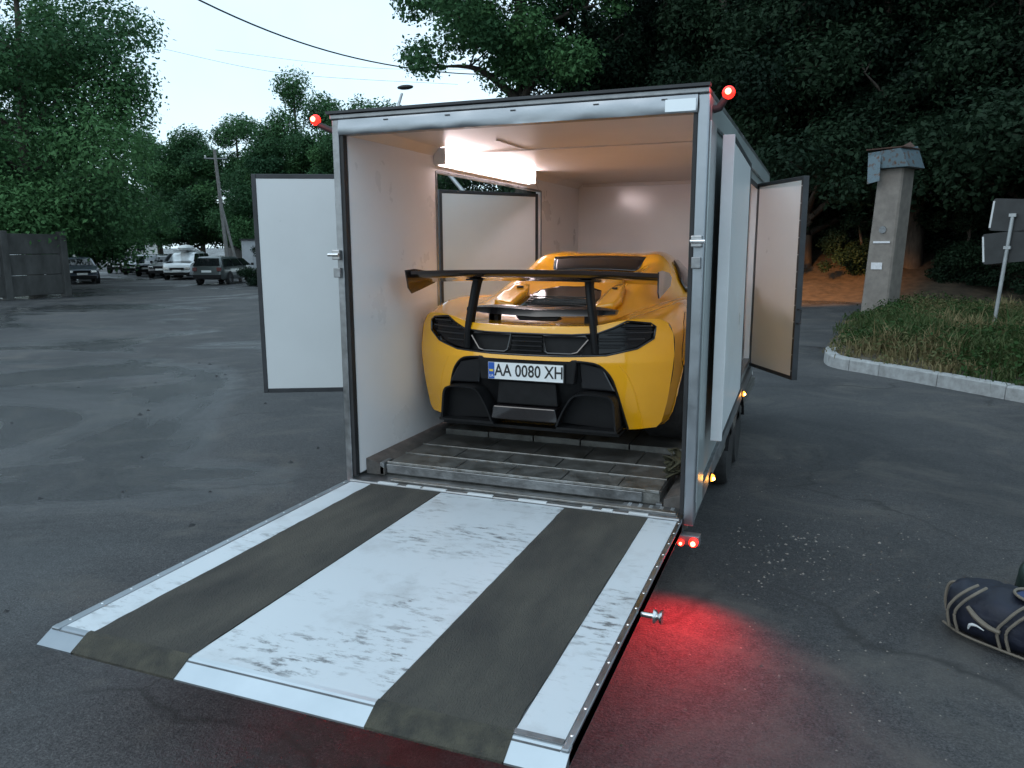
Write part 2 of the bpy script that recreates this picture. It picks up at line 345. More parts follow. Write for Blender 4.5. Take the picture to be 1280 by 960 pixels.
# dented header panel
m = MB(); nxh = 60
for k in range(nxh+1):
    x = .036 + k*(2.163-.036)/nxh
    for z, d in ((2.632, 0), (2.645, 1), (2.675, 1), (2.705, .5), (2.719, 0)):
        m.v.append((x, -.022 - .004*d*(1+1.6*mnoise.noise((x*5, z*30, 1.3))) - .003*d*mnoise.noise((x*17, z*50, 2)), z))
for k in range(nxh):
    for j in range(4): m.f.append((k*5+j, (k+1)*5+j, (k+1)*5+j+1, k*5+j+1)); m.m.append(0)
hd = m.build('header_panel', M['alu'], T, smooth=60)
MB().box((.036, -.018, 2.632), (2.163, .05, 2.7195)).build('header_beam', M['alu_dark'], T)
MB().box((2.0, -.031, 2.640), (2.155, -.0285, 2.700)).build('header_patch', M['alu_bright'], hd)
for x in (.35, .75, 1.15, 1.62, 1.98): MB().box((x, -.029, 2.700), (x+.03, -.024, 2.706)).build('header_slot', M['black_frame'], hd)
# latches on both posts
def latch(x, z, s, p):
    l = MB().box((x-.028, -.05, z-.03), (x+.028, -.0215, z+.03)).build('latch', M['zinc'], p, bevel=.005)
    MB().tube([(x-.03*s, -.06, z), (x+.045*s, -.06, z)], .011, 10).build('latch_pin', M['steel'], l, smooth=True)
    MB().box((x-.024, -.044, z-.14), (x+.024, -.0215, z-.08)).build('latch_keeper', M['alu_dark'], l, bevel=.004)
latch(-.005, 1.92, -1, lp); latch(2.185, 1.99, 1, rpst)
# grimy kick rails along both inner walls and the fixed sill
MB().prism([(IN+.002, .479), (IN+.14, .479), (IN+.14, .53), (IN+.07, .565), (IN+.002, .585)], 1, .12, 5.0).build('kick_rail', M['rail_brown'], T, bevel=.004)
MB().prism([(2.148, .479), (2.03, .479), (2.03, .53), (2.09, .555), (2.148, .575)], 1, .12, 5.0).build('kick_rail', M['rail_brown'], T, bevel=.004)
MB().box((.036, -.06, .405), (2.163, .12, .4795)).build('rear_sill', M['alu_dark'], T, bevel=.004)
MB().box((.30, .01, .4805), (2.12, .05, .4945)).build('sill_strip', M['deck_steel'], T, bevel=.003)
# raised tilt deck in front of and under the car
DT = .56
dk = MB().box((.19, .16, .482), (2.0, 5.0, .548)).build('tilt_deck', M['deck'], T)
for r_, (y0, y1) in enumerate(((.165, .40), (.405, .66), (.665, 1.02), (1.025, 1.5), (1.505, 2.2))):   # deck plates
    nc = 5; off = .0 if r_ % 2 else .12
    edges = [.192] + [.192 + (1.98-.192)*(k)/nc + off for k in range(1, nc)] + [1.998]
    for k in range(nc):
        MB().box((edges[k]+.004, y0+.004, .5485), (edges[k+1]-.004, y1-.004, (DT if r_ < 3 else .598) + random.uniform(-.003, .003))).build('deck_plate', M['deck'], dk, bevel=.003)
for y in (.158, .402, .662): MB().box((.192, y-.003, .5495), (1.998, y+.006, DT+.007)).build('deck_edge_bar', M['deck_steel'], dk, bevel=.002)
MB().box((.192, .140, .492), (1.90, .149, .552)).build('deck_front_lip', M['alu_dark'], dk, bevel=.003)
MB().box((.145, .16, .482), (.187, 1.2, .53)).build('deck_side_rail', M['rail_brown'], dk, bevel=.004)
MB().box((.155, .12, .482), (.186, .24, .565)).build('deck_stop', M['chassis'], dk, bevel=.004)
# tread plate by the right wall with raised studs
tp = MB().box((1.985, .13, .4805), (2.02, 2.0, .50)).build('tread_strip', M['alu_dark'], T)
st = MB().box((1.80, -.0, .4805), (2.13, .125, .4865)).build('tread_plate', M['alu_dark'], T)
for i in range(5):
    for j in range(3): MB().box((1.83+i*.062, .055+j*.025, .4866), (1.85+i*.062, .066+j*.025, .491)).build('tread_stud', M['alu_bright'], st)
# light batten
tb = MB().box((IN+.001, 1.22, 2.56), (IN+.03, 3.22, 2.67)).build('light_fitting', M['white_plastic'], T, bevel=.004)
m = MB(); pr = [(.082+.058*math.cos(a), 2.628+.056*math.sin(a)) for a in np.linspace(0, 2*math.pi, 15)[:-1]]
m.prism(pr, 1, 1.23, 3.21).build('light_diffuser', M['tube'], tb, smooth=50)
for y in (1.20, 3.215): MB().box((IN+.001, y, 2.57), (.145, y+.022, 2.69)).build('light_end_cap', M['white_plastic'], tb, bevel=.004)
# ---- side doors
def door(hx, hy, ex, ey, z0, z1, th, mats, trim, name='side_door', edge_white=False, rivets=False, label=None, side=1):
    d = Vector((ex-hx, ey-hy, 0)); L_ = d.length; d.normalize(); nrm = Vector((-d.y, d.x, 0))*side
    P = lambda t, o, z: (hx+d.x*t+nrm.x*o, hy+d.y*t+nrm.y*o, z)
    def bx(mb_, t0, t1, o0, o1, a, b):
        vs = [P(t0,o0,a),P(t1,o0,a),P(t1,o1,a),P(t0,o1,a),P(t0,o0,b),P(t1,o0,b),P(t1,o1,b),P(t0,o1,b)]
        return mb_.add(vs, [(0,3,2,1),(4,5,6,7),(0,1,5,4),(1,2,6,5),(2,3,7,6),(3,0,4,7)])
    f_ = .034
    o = bx(MB(), f_, L_-f_, 0, th, z0+f_, z1-f_).build(name, mats, T)
    if label: o['label'] = label
    for nm, a in (('door_edge_profile', (0, f_-.001, -.004, th+.004, z0, z1)), ('door_edge_profile', (L_-f_+.001, L_, -.004, th+.004, z0, z1)),
                  ('door_edge_profile', (f_, L_-f_, -.003, th+.003, z0, z0+f_-.001)), ('door_edge_profile', (f_, L_-f_, -.003, th+.003, z1-f_+.001, z1))):
        last = (a[0] > .1)
        bx(MB(), *a).build(nm, M['sign_edge'] if (edge_white and last) else trim, o, bevel=.003)
    if rivets:
        for k in range(12):
            z = z0 + .08 + k*(z1-z0-.16)/11; c_ = P(L_-f_/2, -.005, z)
            MB().ball(c_, .006, 6, 4).build('rivet', M['zinc'], o)
    for z in (z0+.25, z1-.25):
        MB().tube([P(-.006, .01, z-.05), P(-.006, .01, z+.05)], .012, 8).build('hinge', M['zinc'], o)
    return o, P, L_
door(-.004, 1.25, -1.20, .67, .845, 2.505, .05, M['door_white'], M['black_frame'], label='rear leaf of the left side door, swung out beyond the post', side=-1)
door(-.004, 3.62, -.66, 2.65, .90, 2.50, .05, M['door_white'], M['black_frame'], side=1)
door(2.225, 1.90, 2.262, .285, .86, 2.555, .055, M['door_white'], M['black_frame'], edge_white=True, label='leaf folded flat back against the trailer side', side=1)
dr, P_, L_ = door(2.206, 3.70, 2.625, 2.955, .80, 2.54, .045, M['door_white'], M['black_frame'], rivets=True, side=1)
h_ = MB().tube([P_(L_+.002, .02, 1.30), P_(L_+.05, .02, 1.30), P_(L_+.05, .02, 1.42), P_(L_+.002, .02, 1.42)], .008, 8).build('door_handle', M['black_frame'], dr)
MB().box((2.15, 1.92, .84), (2.215, 3.70, .872)).build('door_threshold', M['alu_dark'], T, bevel=.003)
MB().box((2.198, 1.93, 2.49), (2.206, 3.69, 2.53)).build('door_top_seal', M['black_seal'], T)
MB().box((2.13, 2.75, 2.46), (2.148, 2.82, 2.50)).build('door_catch', M['black_frame'], T)
for y0, y1, z0, z1 in ((1.225, 1.25, .88, 2.53), (3.64, 3.66, .88, 2.53)):
    MB().box((IN-.004, y0, z0), (IN+.006, y1, z1)).build('door_opening_trim', M['alu_dark'], T)
MB().box((IN-.004, 1.25, 2.515), (IN+.006, 3.64, 2.535)).build('door_opening_trim', M['alu_dark'], T)
# ---- lower side rails, chassis, wheels
m = MB()
for (y0, y1) in ((0, 2.6), (2.6, 5.1)):
    za, zb_ = .465+.062*y0, .465+.062*y1
    m.add([(2.196,y0,za),(2.225,y0,za),(2.225,y1,zb_),(2.196,y1,zb_),(2.196,y0,za+.10),(2.225,y0,za+.10),(2.225,y1,zb_+.10),(2.196,y1,zb_+.10)], [(0,3,2,1),(4,5,6,7),(0,1,5,4),(1,2,6,5),(2,3,7,6),(3,0,4,7)])
sr = m.build('side_rail', M['chassis'], T, bevel=.004)
MB().box((-.025, 0, .46), (.004, 5.1, .56)).build('side_rail', M['chassis'], T, bevel=.004)
for x in (.35, 1.80): MB().box((x, -.03, .24), (x+.07, 5.6, .398)).build('chassis_beam', M['chassis'], T, bevel=.004)
for y in (.1, 1.2, 4.6): MB().box((.06, y, .29), (2.14, y+.08, .395)).build('cross_beam', M['chassis'], T)
lb = MB().box((2.12, -.045, .335), (2.262, .02, .395)).build('lamp_bracket', M['chassis'], T, bevel=.006)
lb2 = MB().box((-.05, -.045, .335), (.10, .02, .415)).build('lamp_bracket', M['chassis'], T, bevel=.006)
MB().tube([(1.02, 5.0, .34), (1.1, 6.6, .42)], .05, 10).build('drawbar', M['chassis'], T)
MB().tube([(1.1, 6.35, .02), (1.1, 6.35, .85)], .03, 10).build('jockey_wheel', M['chassis'], T)
def trailer_wheel(x, y):
    t = MB().lathe([(.19, -.08), (.265, -.085), (.285, -.06), (.285, .06), (.265, .085), (.19, .08)], (x, y, .285), 'x', 32).build('wheel', M['rubber'], T, smooth=50)
    MB().lathe([(.19, .05), (.17, .075), (.12, .03), (.05, .045), (0.0, .045)], (x, y, .285), 'x', 24).build('rim', M['rim'], t, smooth=50)
for y in (2.33, 3.02):
    for x in (.12, 2.10): trailer_wheel(x, y)
for x0, x1 in ((.02, .25), (1.97, 2.205)):
    m = MB(); pts = [(2.67 + .72*math.cos(a)*1.0, .32 + .34*math.sin(a)) for a in np.linspace(.15, math.pi-.15, 13)]
    for i in range(len(pts)-1):
        (a, b), (c, d) = pts[i], pts[i+1]
        m.add([(x0, a, b), (x1, a, b), (x1, c, d), (x0, c, d), (x0, a, b+.008), (x1, a, b+.008), (x1, c, d+.008), (x0, c, d+.008)], [(0,3,2,1),(4,5,6,7),(0,1,5,4),(1,2,6,5),(2,3,7,6),(3,0,4,7)])
    m.build('mudguard', M['black_plastic'], T, smooth=40)
# jack leg by the front right
MB().tube([(2.0, 5.25, .02), (2.0, 5.25, .45)], .045, 10).build('stabiliser_leg', M['chassis'], T)
# ---- lamps with their own light
def spot(name, loc, direction, energy, colr, size=R(150), blend=.6, rad=.03, parent=None):
    l = bpy.data.lights.new(name, 'SPOT'); l.energy = energy; l.color = colr; l.spot_size = size; l.spot_blend = blend; l.shadow_soft_size = rad
    o = bpy.data.objects.new(name, l); col.objects.link(o); o.location = loc; o.rotation_euler = Vector(direction).to_track_quat('-Z', 'Y').to_euler(); return o
def point(name, loc, energy, colr, rad=.03):
    l = bpy.data.lights.new(name, 'POINT'); l.energy = energy; l.color = colr; l.shadow_soft_size = rad
    o = bpy.data.objects.new(name, l); col.objects.link(o); o.location = loc; return o
RED = (1, .02, .025)
for x, side in ((2.232, 1), (-.03, -1)):
    b_ = lb if side > 0 else lb2
    tl = MB().lathe([(.025, 0), (.025, -.02), (.019, -.028), (0, -.030)], (x, -.052, .365), 'y', 20).build('tail_lamp', M['red_lens'], b_, smooth=50)
    MB().ball((x, -.086, .365), .014, 10, 6).build('bulb', M['red_hot'], tl, smooth=True)
    spot('tail_lamp_light', (x, -.13, .36), (-.12*side, -.62, -.76), 60 if side > 0 else 16, RED, R(140), 1, .03)
    x2 = x - .068*side
    t2 = MB().lathe([(.018, 0), (.018, -.015), (.014, -.02), (0, -.022)], (x2, -.052, .355), 'y', 20).build('tail_lamp', M['red_lens'], b_, smooth=50)
    MB().ball((x2, -.077, .355), .009, 10, 6).build('bulb', M['red_hot'], t2, smooth=True)
# stalk marker lamps at the top corners
for x, side, y, z in ((-.20, -1, .10, 2.748), (2.30, 1, .10, 2.735)):
    x0 = -.024 if side < 0 else 2.224
    sk = MB().tube([(x0, y, 2.66), (x0+.03*side, y, 2.665), (x-.02*side, y, z-.03), (x, y, z)], [.022, .02, .018, .02], 10).build('marker_lamp', M['black_seal'], T, smooth=50)
    ln = MB().ball((x, y-.012, z), (.033, .03, .033), 14, 8).build('lens', M['red_lens'], sk, smooth=True)
    MB().ball((x, y-.040, z+.002), .016, 10, 6).build('bulb', M['red_hot'], ln, smooth=True)
    point('marker_lamp_light', (x+.03*side, y-.10, z+.01), .7, RED, .03)
for y, z in ((.626, .538), (2.754, .690)):
    hs = MB().box((2.226, y-.04, z-.025), (2.236, y+.04, z+.025)).build('side_marker', M['black_plastic'], T, bevel=.003)
    ln = MB().ball((2.236, y, z), (.022, .035, .023), 12, 8).build('lens', M['amber'], hs, smooth=True)
    MB().ball((2.250, y-.02, z), (.011, .014, .012), 10, 6).build('bulb', M['amber_hot'], ln, smooth=True)
    point('side_marker_light', (2.275, y-.02, z), .35, (1, .4, .06), .02)

# ---- ramp
rm = MB().box((.030, -2.170, .430), (2.170, -.075, .4775)).build('ramp_door', None or M['chassis'], T)
def ramp_mat():
    m = bpy.data.materials.new('scuffed_white_ramp_skin'); n, b = nodes(m); N = n.nodes.new; L = n.links.new
    g = N('ShaderNodeTexCoord'); P = g.outputs['Object']
    mp = N('ShaderNodeMapping'); mp.inputs['Scale'].default_value = (.8, 2.3, 1); mp.inputs['Rotation'].default_value = (0, 0, R(-8)); L(P, mp.inputs[0])
    def nz_(sc, det, ro, v): t = N('ShaderNodeTexNoise'); t.inputs['Scale'].default_value = sc; t.inputs['Detail'].default_value = det; t.inputs['Roughness'].default_value = ro; L(v, t.inputs['Vector']); return t.outputs['Fac']
    def rp_(f, a, b_): r = N('ShaderNodeMapRange'); r.inputs['From Min'].default_value = a; r.inputs['From Max'].default_value = b_; L(f, r.inputs[0]); return r.outputs[0]
    sc = rp_(nz_(14, 10, .7, mp.outputs[0]), .52, .62)         # scuff marks
    gate = rp_(nz_(1.5, 5, .6, P), .48, .62)
    sm = rp_(nz_(3.5, 6, .7, P), .52, .8)                      # grey smears
    mu = N('ShaderNodeMath'); mu.operation = 'MULTIPLY'; L(sc, mu.inputs[0]); L(gate, mu.inputs[1])
    m1 = N('ShaderNodeMix'); m1.data_type = 'RGBA'; m1.inputs[6].default_value = (.55, .59, .62, 1); m1.inputs[7].default_value = (.40, .42, .435, 1); L(sm, m1.inputs[0])
    m2 = N('ShaderNodeMix'); m2.data_type = 'RGBA'; L(m1.outputs[2], m2.inputs[6]); m2.inputs[7].default_value = (.14, .145, .15, 1); L(mu.outputs[0], m2.inputs[0])
    L(m2.outputs[2], b.inputs['Base Color']); b.inputs['Roughness'].default_value = .38; b.inputs['Metallic'].default_value = 0
    return m
M['ramp_white'] = ramp_mat()
M['antislip'] = pm('gritty_antislip_strip', (.092, .084, .068), .9, scale=4.5, c2=(.034, .032, .030), bump=1, bscale=190, detail=12, stretch=(1, .35, 1))
M['antislip_dust'] = pm('dusty_antislip_lip', (.085, .078, .056), .9, scale=13, c2=(.030, .029, .026), bump=.8, bscale=160, detail=10)
segs = [(.060, .208, 0), (.212, .700, 1), (.704, 1.497, 0), (1.501, 1.978, 1), (1.982, 2.142, 0)]
def ragged(x0, x1, y0, y1, z0, z1, amp):
    m = MB(); n = 50; v = []
    for k in range(n+1):
        y = y0 + (y1-y0)*k/n
        for x, s in ((x0, 1), (x1, 2)):
            xx = x + amp*mnoise.noise((y*9, s*3.3, x))+amp*.5*mnoise.noise((y*31, s*3.3, x))
            v += [(xx, y, z0), (xx, y, z1)]
    fs = []
    for k in range(n):
        a = k*4; b = a+4
        fs += [(a+1, a+3, b+3, b+1), (a, a+1, b+1, b), (a+2, b+2, b+3, a+3)]
    fs += [(0, 2, 3, 1), (n*4, n*4+1, n*4+3, n*4+2)]
    m.add(v, fs); return m
for x0, x1, k in segs:
    if k: ragged(x0, x1, -2.150, -.088, .4785, .4845, .006).build('antislip_strip', M['antislip'], rm)
    else: MB().box((x0 if x0 > .1 else .06, -2.150, .478), (x1, -.082, .4815)).build('ramp_skin', M['ramp_white'], rm)
for x0, x1 in ((.018, .058), (2.144, 2.170)):
    e = MB().box((x0, -2.172, .424), (x1, -.075, .4855)).build('ramp_edge_profile', M['alu'], rm, bevel=.004)
    for k in range(14): MB().ball(((x0+x1)/2, -2.1+k*.152, .486), (.006, .006, .003), 6, 4).build('rivet', M['steel'], e)
MB().box((.060, -2.1725, .432), (2.142, -2.1705, .476)).build('ramp_end_profile', M['alu_dark'], rm)
# tip flaps
for i, (x0, x1, mt) in enumerate(((.012, .205, 'alu'), (.195, .706, 'antislip_dust'), (.702, 1.499, 'flap_bright'), (1.497, 1.985, 'antislip_dust'), (1.979, 2.172, 'flap_bright'))):
    if mt == 'flap_bright': mt = 'alu_bright'
    up = .004 if 'anti' in mt else 0
    prf = [(-2.140, .4825+up), (-2.158, .4815+up), (-2.236, .441+up*.6), (-2.236, .434), (-2.160, .472), (-2.140, .472)]
    MB().prism(prf, 0, x0+.001, x1-.001).build('ramp_tip_flap', M[mt], rm)
MB().box((1.981, -2.150, .4826), (2.143, -2.125, .486)).build('ramp_tip_bar', M['chassis'], rm)
# hinge leaves along the sill
MB().tube([(.05, -.066, .484), (2.15, -.066, .484)], .012, 8).build('hinge_rod', M['alu_dark'], rm)
for x0, x1 in ((.255, .395), (.46, .56), (.575, .735), (.88, 1.045), (1.21, 1.385), (1.60, 1.66), (1.715, 1.78), (1.87, 1.98)):
    MB().box((x0, -.080, .4855), (x1, -.054, .499)).build('hinge_leaf', M['sign_edge'] if x1-x0 > .05 else M['alu_bright'], rm, bevel=.003)
bo = MB().tube([(2.168, -1.15, .445), (2.245, -1.15, .445)], .012, 10).build('ramp_bolt', M['steel'], rm, smooth=True)
MB().lathe([(.0, 0), (.032, 0), (.026, .010), (.012, .018), (.026, .026), (.032, .036), (0, .036)], (2.225, -1.15, .445), 'x', 14).build('bolt_knob', M['steel'], bo, smooth=50)

# ==================================================================== YELLOW CAR
CX, CY, CZ = 1.04, .50, .635
CAR = localthing('sports_car', 'low yellow sports car with black rear wing parked inside the trailer', 'car', (CX, CY, CZ))
def bow(x): return .30*(np.abs(x)/.92)**2.6
def rake(z): return np.interp(z, [.1, .2, .42, .60, .66, .80, .90], [.06, .05, .015, 0, .012, .035, .07])
def fy(x, z): return bow(np.asarray(x, float)) + rake(np.asarray(z, float))
# station profiles: bottom centre .. side .. top centre   (x, z)
def prof(zb, xb, xl, zl, xs, zs, xf, zf, xv, zv, xr, zr, zc, xq=None):
    return [(0, zb), (xb*.6, zb), (xb, zb+.005), (xl, zl), (xs, zs), ((xs*2+xf)/3+.012, zs+(zf-zs)*.62), (xf, zf), (xv, zv), (xr, zr), (xr*.55, zr*.25+zc*.75), (0, zc)]
ST = [(0.0, prof(.17, .80, .895, .45, .912, .66, .83, .865, .62, .862, .46, .825, .815)),
      (0.25, prof(.15, .84, .93, .42, .935, .66, .85, .905, .64, .885, .47, .84, .812)),
      (0.5, prof(.13, .86, .945, .42, .95, .66, .855, .935, .66, .90, .49, .89, .85)),
      (0.8, prof(.12, .88, .95, .42, .955, .66, .85, .95, .69, .915, .50, .975, .91)),
      (1.1, prof(.12, .88, .94, .40, .945, .66, .84, .945, .71, .92, .51, 1.06, .975)),
      (1.45, prof(.12, .86, .90, .38, .90, .66, .82, .925, .73, .925, .53, 1.135, 1.05)),
      (1.70, prof(.12, .85, .88, .36, .885, .64, .81, .91, .74, .925, .545, 1.19, 1.10)),
      (1.80, prof(.12, .85, .88, .36, .885, .64, .81, .905, .745, .925, .54, 1.225, 1.19)),
      (1.90, prof(.12, .85, .88, .36, .885, .64, .81, .90, .75, .925, .53, 1.245, 1.235)),
      (2.15, prof(.12, .85, .88, .36, .885, .64, .815, .89, .76, .92, .51, 1.255, 1.272)),
      (2.5, prof(.12, .85, .88, .36, .89, .62, .82, .87, .78, .90, .49, 1.245, 1.275)),
      (2.9, prof(.12, .86, .90, .36, .91, .60, .84, .83, .80, .86, .47, 1.18, 1.20)),
      (3.3, prof(.12, .88, .93, .36, .94, .58, .86, .82, .78, .82, .50, .96, 1.00)),
      (3.6, prof(.12, .88, .94, .36, .945, .56, .86, .81, .76, .78, .50, .80, .83)),
      (4.0, prof(.12, .84, .91, .34, .91, .50, .82, .70, .70, .69, .45, .68, .70)),
      (4.3, prof(.13, .70, .80, .30, .80, .40, .70, .53, .60, .53, .4, .53, .55)),
      (4.42, prof(.16, .55, .62, .28, .62, .34, .55, .41, .45, .41, .3, .42, .43))]
sy = np.array([s[0] for s in ST]); SP = np.array([s[1] for s in ST])
fyv = np.concatenate([np.linspace(0, 1.2, 49), np.linspace(1.23, 2.2, 36), np.linspace(2.26, 4.42, 48)])
ctl = np.stack([[pchip(sy, SP[:, i, k], fyv) for k in (0, 1)] for i in range(11)])      # 11,2,n
NP_ = 56
grid = np.zeros((len(fyv), NP_, 3))
for j, y in enumerate(fyv):
    pts = bez(ctl[:, :, j], NP_); pts[0, 0] = 0; pts[-1, 0] = 0
    fade = max(0, 1-y/1.25)**1.4
    grid[j, :, 0] = np.maximum(pts[:, 0], 0); grid[j, :, 2] = pts[:, 1]
    grid[j, :, 1] = y + fy(pts[:, 0], np.clip(pts[:, 1], .1, .9))*fade - (.25*(pts[:, 0]/.9)**2*max(0, (y-3.4)/1.0) if y > 3.4 else 0)
WY0, WY1, WR = .82, 3.46, .375
def snapw(p):
    for wy in (WY0, WY1):
        if abs(p[0]) > .55 and p[2] < .85:
            dy, dz = p[1]-wy, p[2]-.335; r_ = math.hypot(dy, dz)
            if dz < 0:
                if abs(abs(dy)-WR) < .022: p[1] = wy+math.copysign(WR, dy)
            elif abs(r_-WR) < .032 and r_ > 0: p[1] = wy+dy/r_*WR; p[2] = .335+dz/r_*WR
    return p
shell = MB(); nv = NP_
for sgn in (1, -1):
    base = len(shell.v); V = []
    for j in range(len(fyv)):
        for i in range(nv): V.append(snapw([grid[j, i, 0]*sgn, grid[j, i, 1], grid[j, i, 2]]))
    shell.v += [tuple(v) for v in V]
    for j in range(len(fyv)-1):
        for i in range(nv-1):
            q = (j*nv+i, j*nv+i+1, (j+1)*nv+i+1, (j+1)*nv+i); c_ = np.mean([V[k] for k in q], axis=0)
            if any(abs(c_[0]) > .55 and math.hypot(c_[1]-wy, max(0, c_[2]-.335)) < WR-.002 for wy in (WY0, WY1)): continue
            shell.f.append(tuple(base+k for k in q)); shell.m.append(0)
n0 = (len(fyv)-1)*nv
def weld(o, d=.0008):
    bm = bmesh.new(); bm.from_mesh(o.data); bmesh.ops.remove_doubles(bm, verts=bm.verts, dist=d); bmesh.ops.recalc_face_normals(bm, faces=bm.faces); bm.to_mesh(o.data); bm.free()
body = shell.build('body', M['car_yellow'], CAR, smooth=35); weld(body)
def ztop(x, y):
    j = min(max(np.searchsorted(fyv, y)-1, 0), len(fyv)-2); t = (y-fyv[j])/(fyv[j+1]-fyv[j]); g_ = grid[j]*(1-t)+grid[j+1]*t
    k0 = int(NP_*.62); xs_, zs_ = g_[k0:, 0][::-1], g_[k0:, 2][::-1]
    return float(np.interp(abs(x), xs_, zs_))
# plate of any outline lying on the rear fascia
def inpoly(x, y, P):
    r_ = False; n = len(P); j = n-1
    for i in range(n):
        if (P[i][1] > y) != (P[j][1] > y) and x < (P[j][0]-P[i][0])*(y-P[i][1])/(P[j][1]-P[i][1])+P[i][0]: r_ = not r_
        j = i
    return r_
def nearest(x, y, P):
    best = (9, None); n = len(P)
    for i in range(n):
        ax, ay = P[i]; bx_, by = P[(i+1) % n]; dx, dy = bx_-ax, by-ay; L2 = dx*dx+dy*dy
        t = 0 if L2 == 0 else min(1, max(0, ((x-ax)*dx+(y-ay)*dy)/L2)); px, py = ax+t*dx, ay+t*dy; d = math.hypot(x-px, y-py)
        if d < best[0]: best = (d, (px, py))
    return best
def plate(poly, holes, cell, yf, depth=0.0, mat=None, name='panel', parent=None, smooth=45):
    xs_ = [p[0] for p in poly]; zs_ = [p[1] for p in poly]
    nx_ = int((max(xs_)-min(xs_))/cell)+3; nz_ = int((max(zs_)-min(zs_))/cell)+3; x0, z0 = min(xs_)-cell*.7, min(zs_)-cell*.7
    V = np.zeros((nz_+1, nx_+1, 2)); loops = [poly]+holes
    for j in range(nz_+1):
        for i in range(nx_+1):
            x, z = x0+i*cell, z0+j*cell
            d, q = min((nearest(x, z, L) for L in loops), key=lambda k: k[0])
            if d < cell*.62: x, z = q
            V[j, i] = (x, z)
    m = MB(); idx = {}
    def vid(j, i):
        if (j, i) not in idx: idx[(j, i)] = len(m.v); x, z = V[j, i]; m.v.append((x, float(yf(x, z)), z))
        return idx[(j, i)]
    for j in range(nz_):
        for i in range(nx_):
            cx, cz = V[j:j+2, i:i+2].reshape(-1, 2).mean(0)
            if inpoly(cx, cz, poly) and not any(inpoly(cx, cz, h) for h in holes):
                m.f.append((vid(j, i), vid(j, i+1), vid(j+1, i+1), vid(j+1, i))); m.m.append(0)
    o = m.build(name, mat, parent, smooth=smooth)
    if depth:
        md = o.modifiers.new('solid', 'SOLIDIFY'); md.thickness = depth; md.offset = 0
    return o
mir = lambda half: [(-x, z) for x, z in half] + [(x, z) for x, z in half[::-1]]
# half outlines (x>0), from the top centre outwards
band_half = [(0, .775), (.30, .775), (.46, .785), (.56, .825), (.63, .862), (.765, .848), (.798, .825), (.792, .752), (.70, .690), (.52, .648), (.25, .638), (0, .636)]
lo_half = [(.36, .606), (.47, .588), (.545, .515), (.585, .41), (.625, .25), (.650, .155)]
top_half = [(0, .822), (.42, .828), (.52, .848), (.62, .866), (.72, .872), (.81, .870), (.862, .847)]
side_half = [(.899, .78), (.907, .70), (.912, .64), (.905, .55), (.892, .44), (.875, .33), (.845, .20), (.815, .165), (.72, .158)]
op = top_half + side_half
outer = [(-x, z) for x, z in op[1:]][::-1] + op + lo_half[::-1] + [(-x, z) for x, z in lo_half]
band = band_half + [(-x, z) for x, z in band_half[::-1] if x > 0]
bump = plate(outer, [band], .014, lambda x, z: fy(x, z), 0, M['car_yellow'], 'rear_bumper', CAR)
# smooth the top edge lip onto the deck
m = MB(); lip = bez([(x, z) for x, z in [(-p[0], p[1]) for p in top_half[::-1][:-1]] + top_half], 60)
m.tube([(x, fy(x, z)+.006, z-.006) for x, z in lip], .0085, 8).build('deck_lip', M['car_yellow'], bump, smooth=True)
for a_, nm in ((band, 'band_trim'),):
    P2 = []
    for i in range(len(a_)):
        (xa, za), (xb_, zb_) = a_[i], a_[(i+1) % len(a_)]
        for t in np.linspace(0, 1, 5)[:-1]: P2.append((xa+(xb_-xa)*t, za+(zb_-za)*t))
    MB().tube([(x, fy(x, z)-.001, z) for x, z in P2], .006, 6, closed=True).build(nm, M['gloss_black'], bump, smooth=True)
P2 = bez(lo_half, 24); dl = [(-x, z) for x, z in P2][::-1] + [(x, z) for x, z in P2]
MB().tube([(x, fy(x, z)-.002, z) for x, z in dl], .008, 6).build('diffuser_trim', M['black_plastic'], bump, smooth=True)
for s in (-1, 1):
    cz_ = bez([(s*.60, .585), (s*.655, .50), (s*.70, .36), (s*.735, .17)], 16)
    MB().tube([(x, float(fy(x, z))+.004, z) for x, z in cz_], .0065, 6).build('bumper_crease', M['car_yellow'], bump, smooth=True)
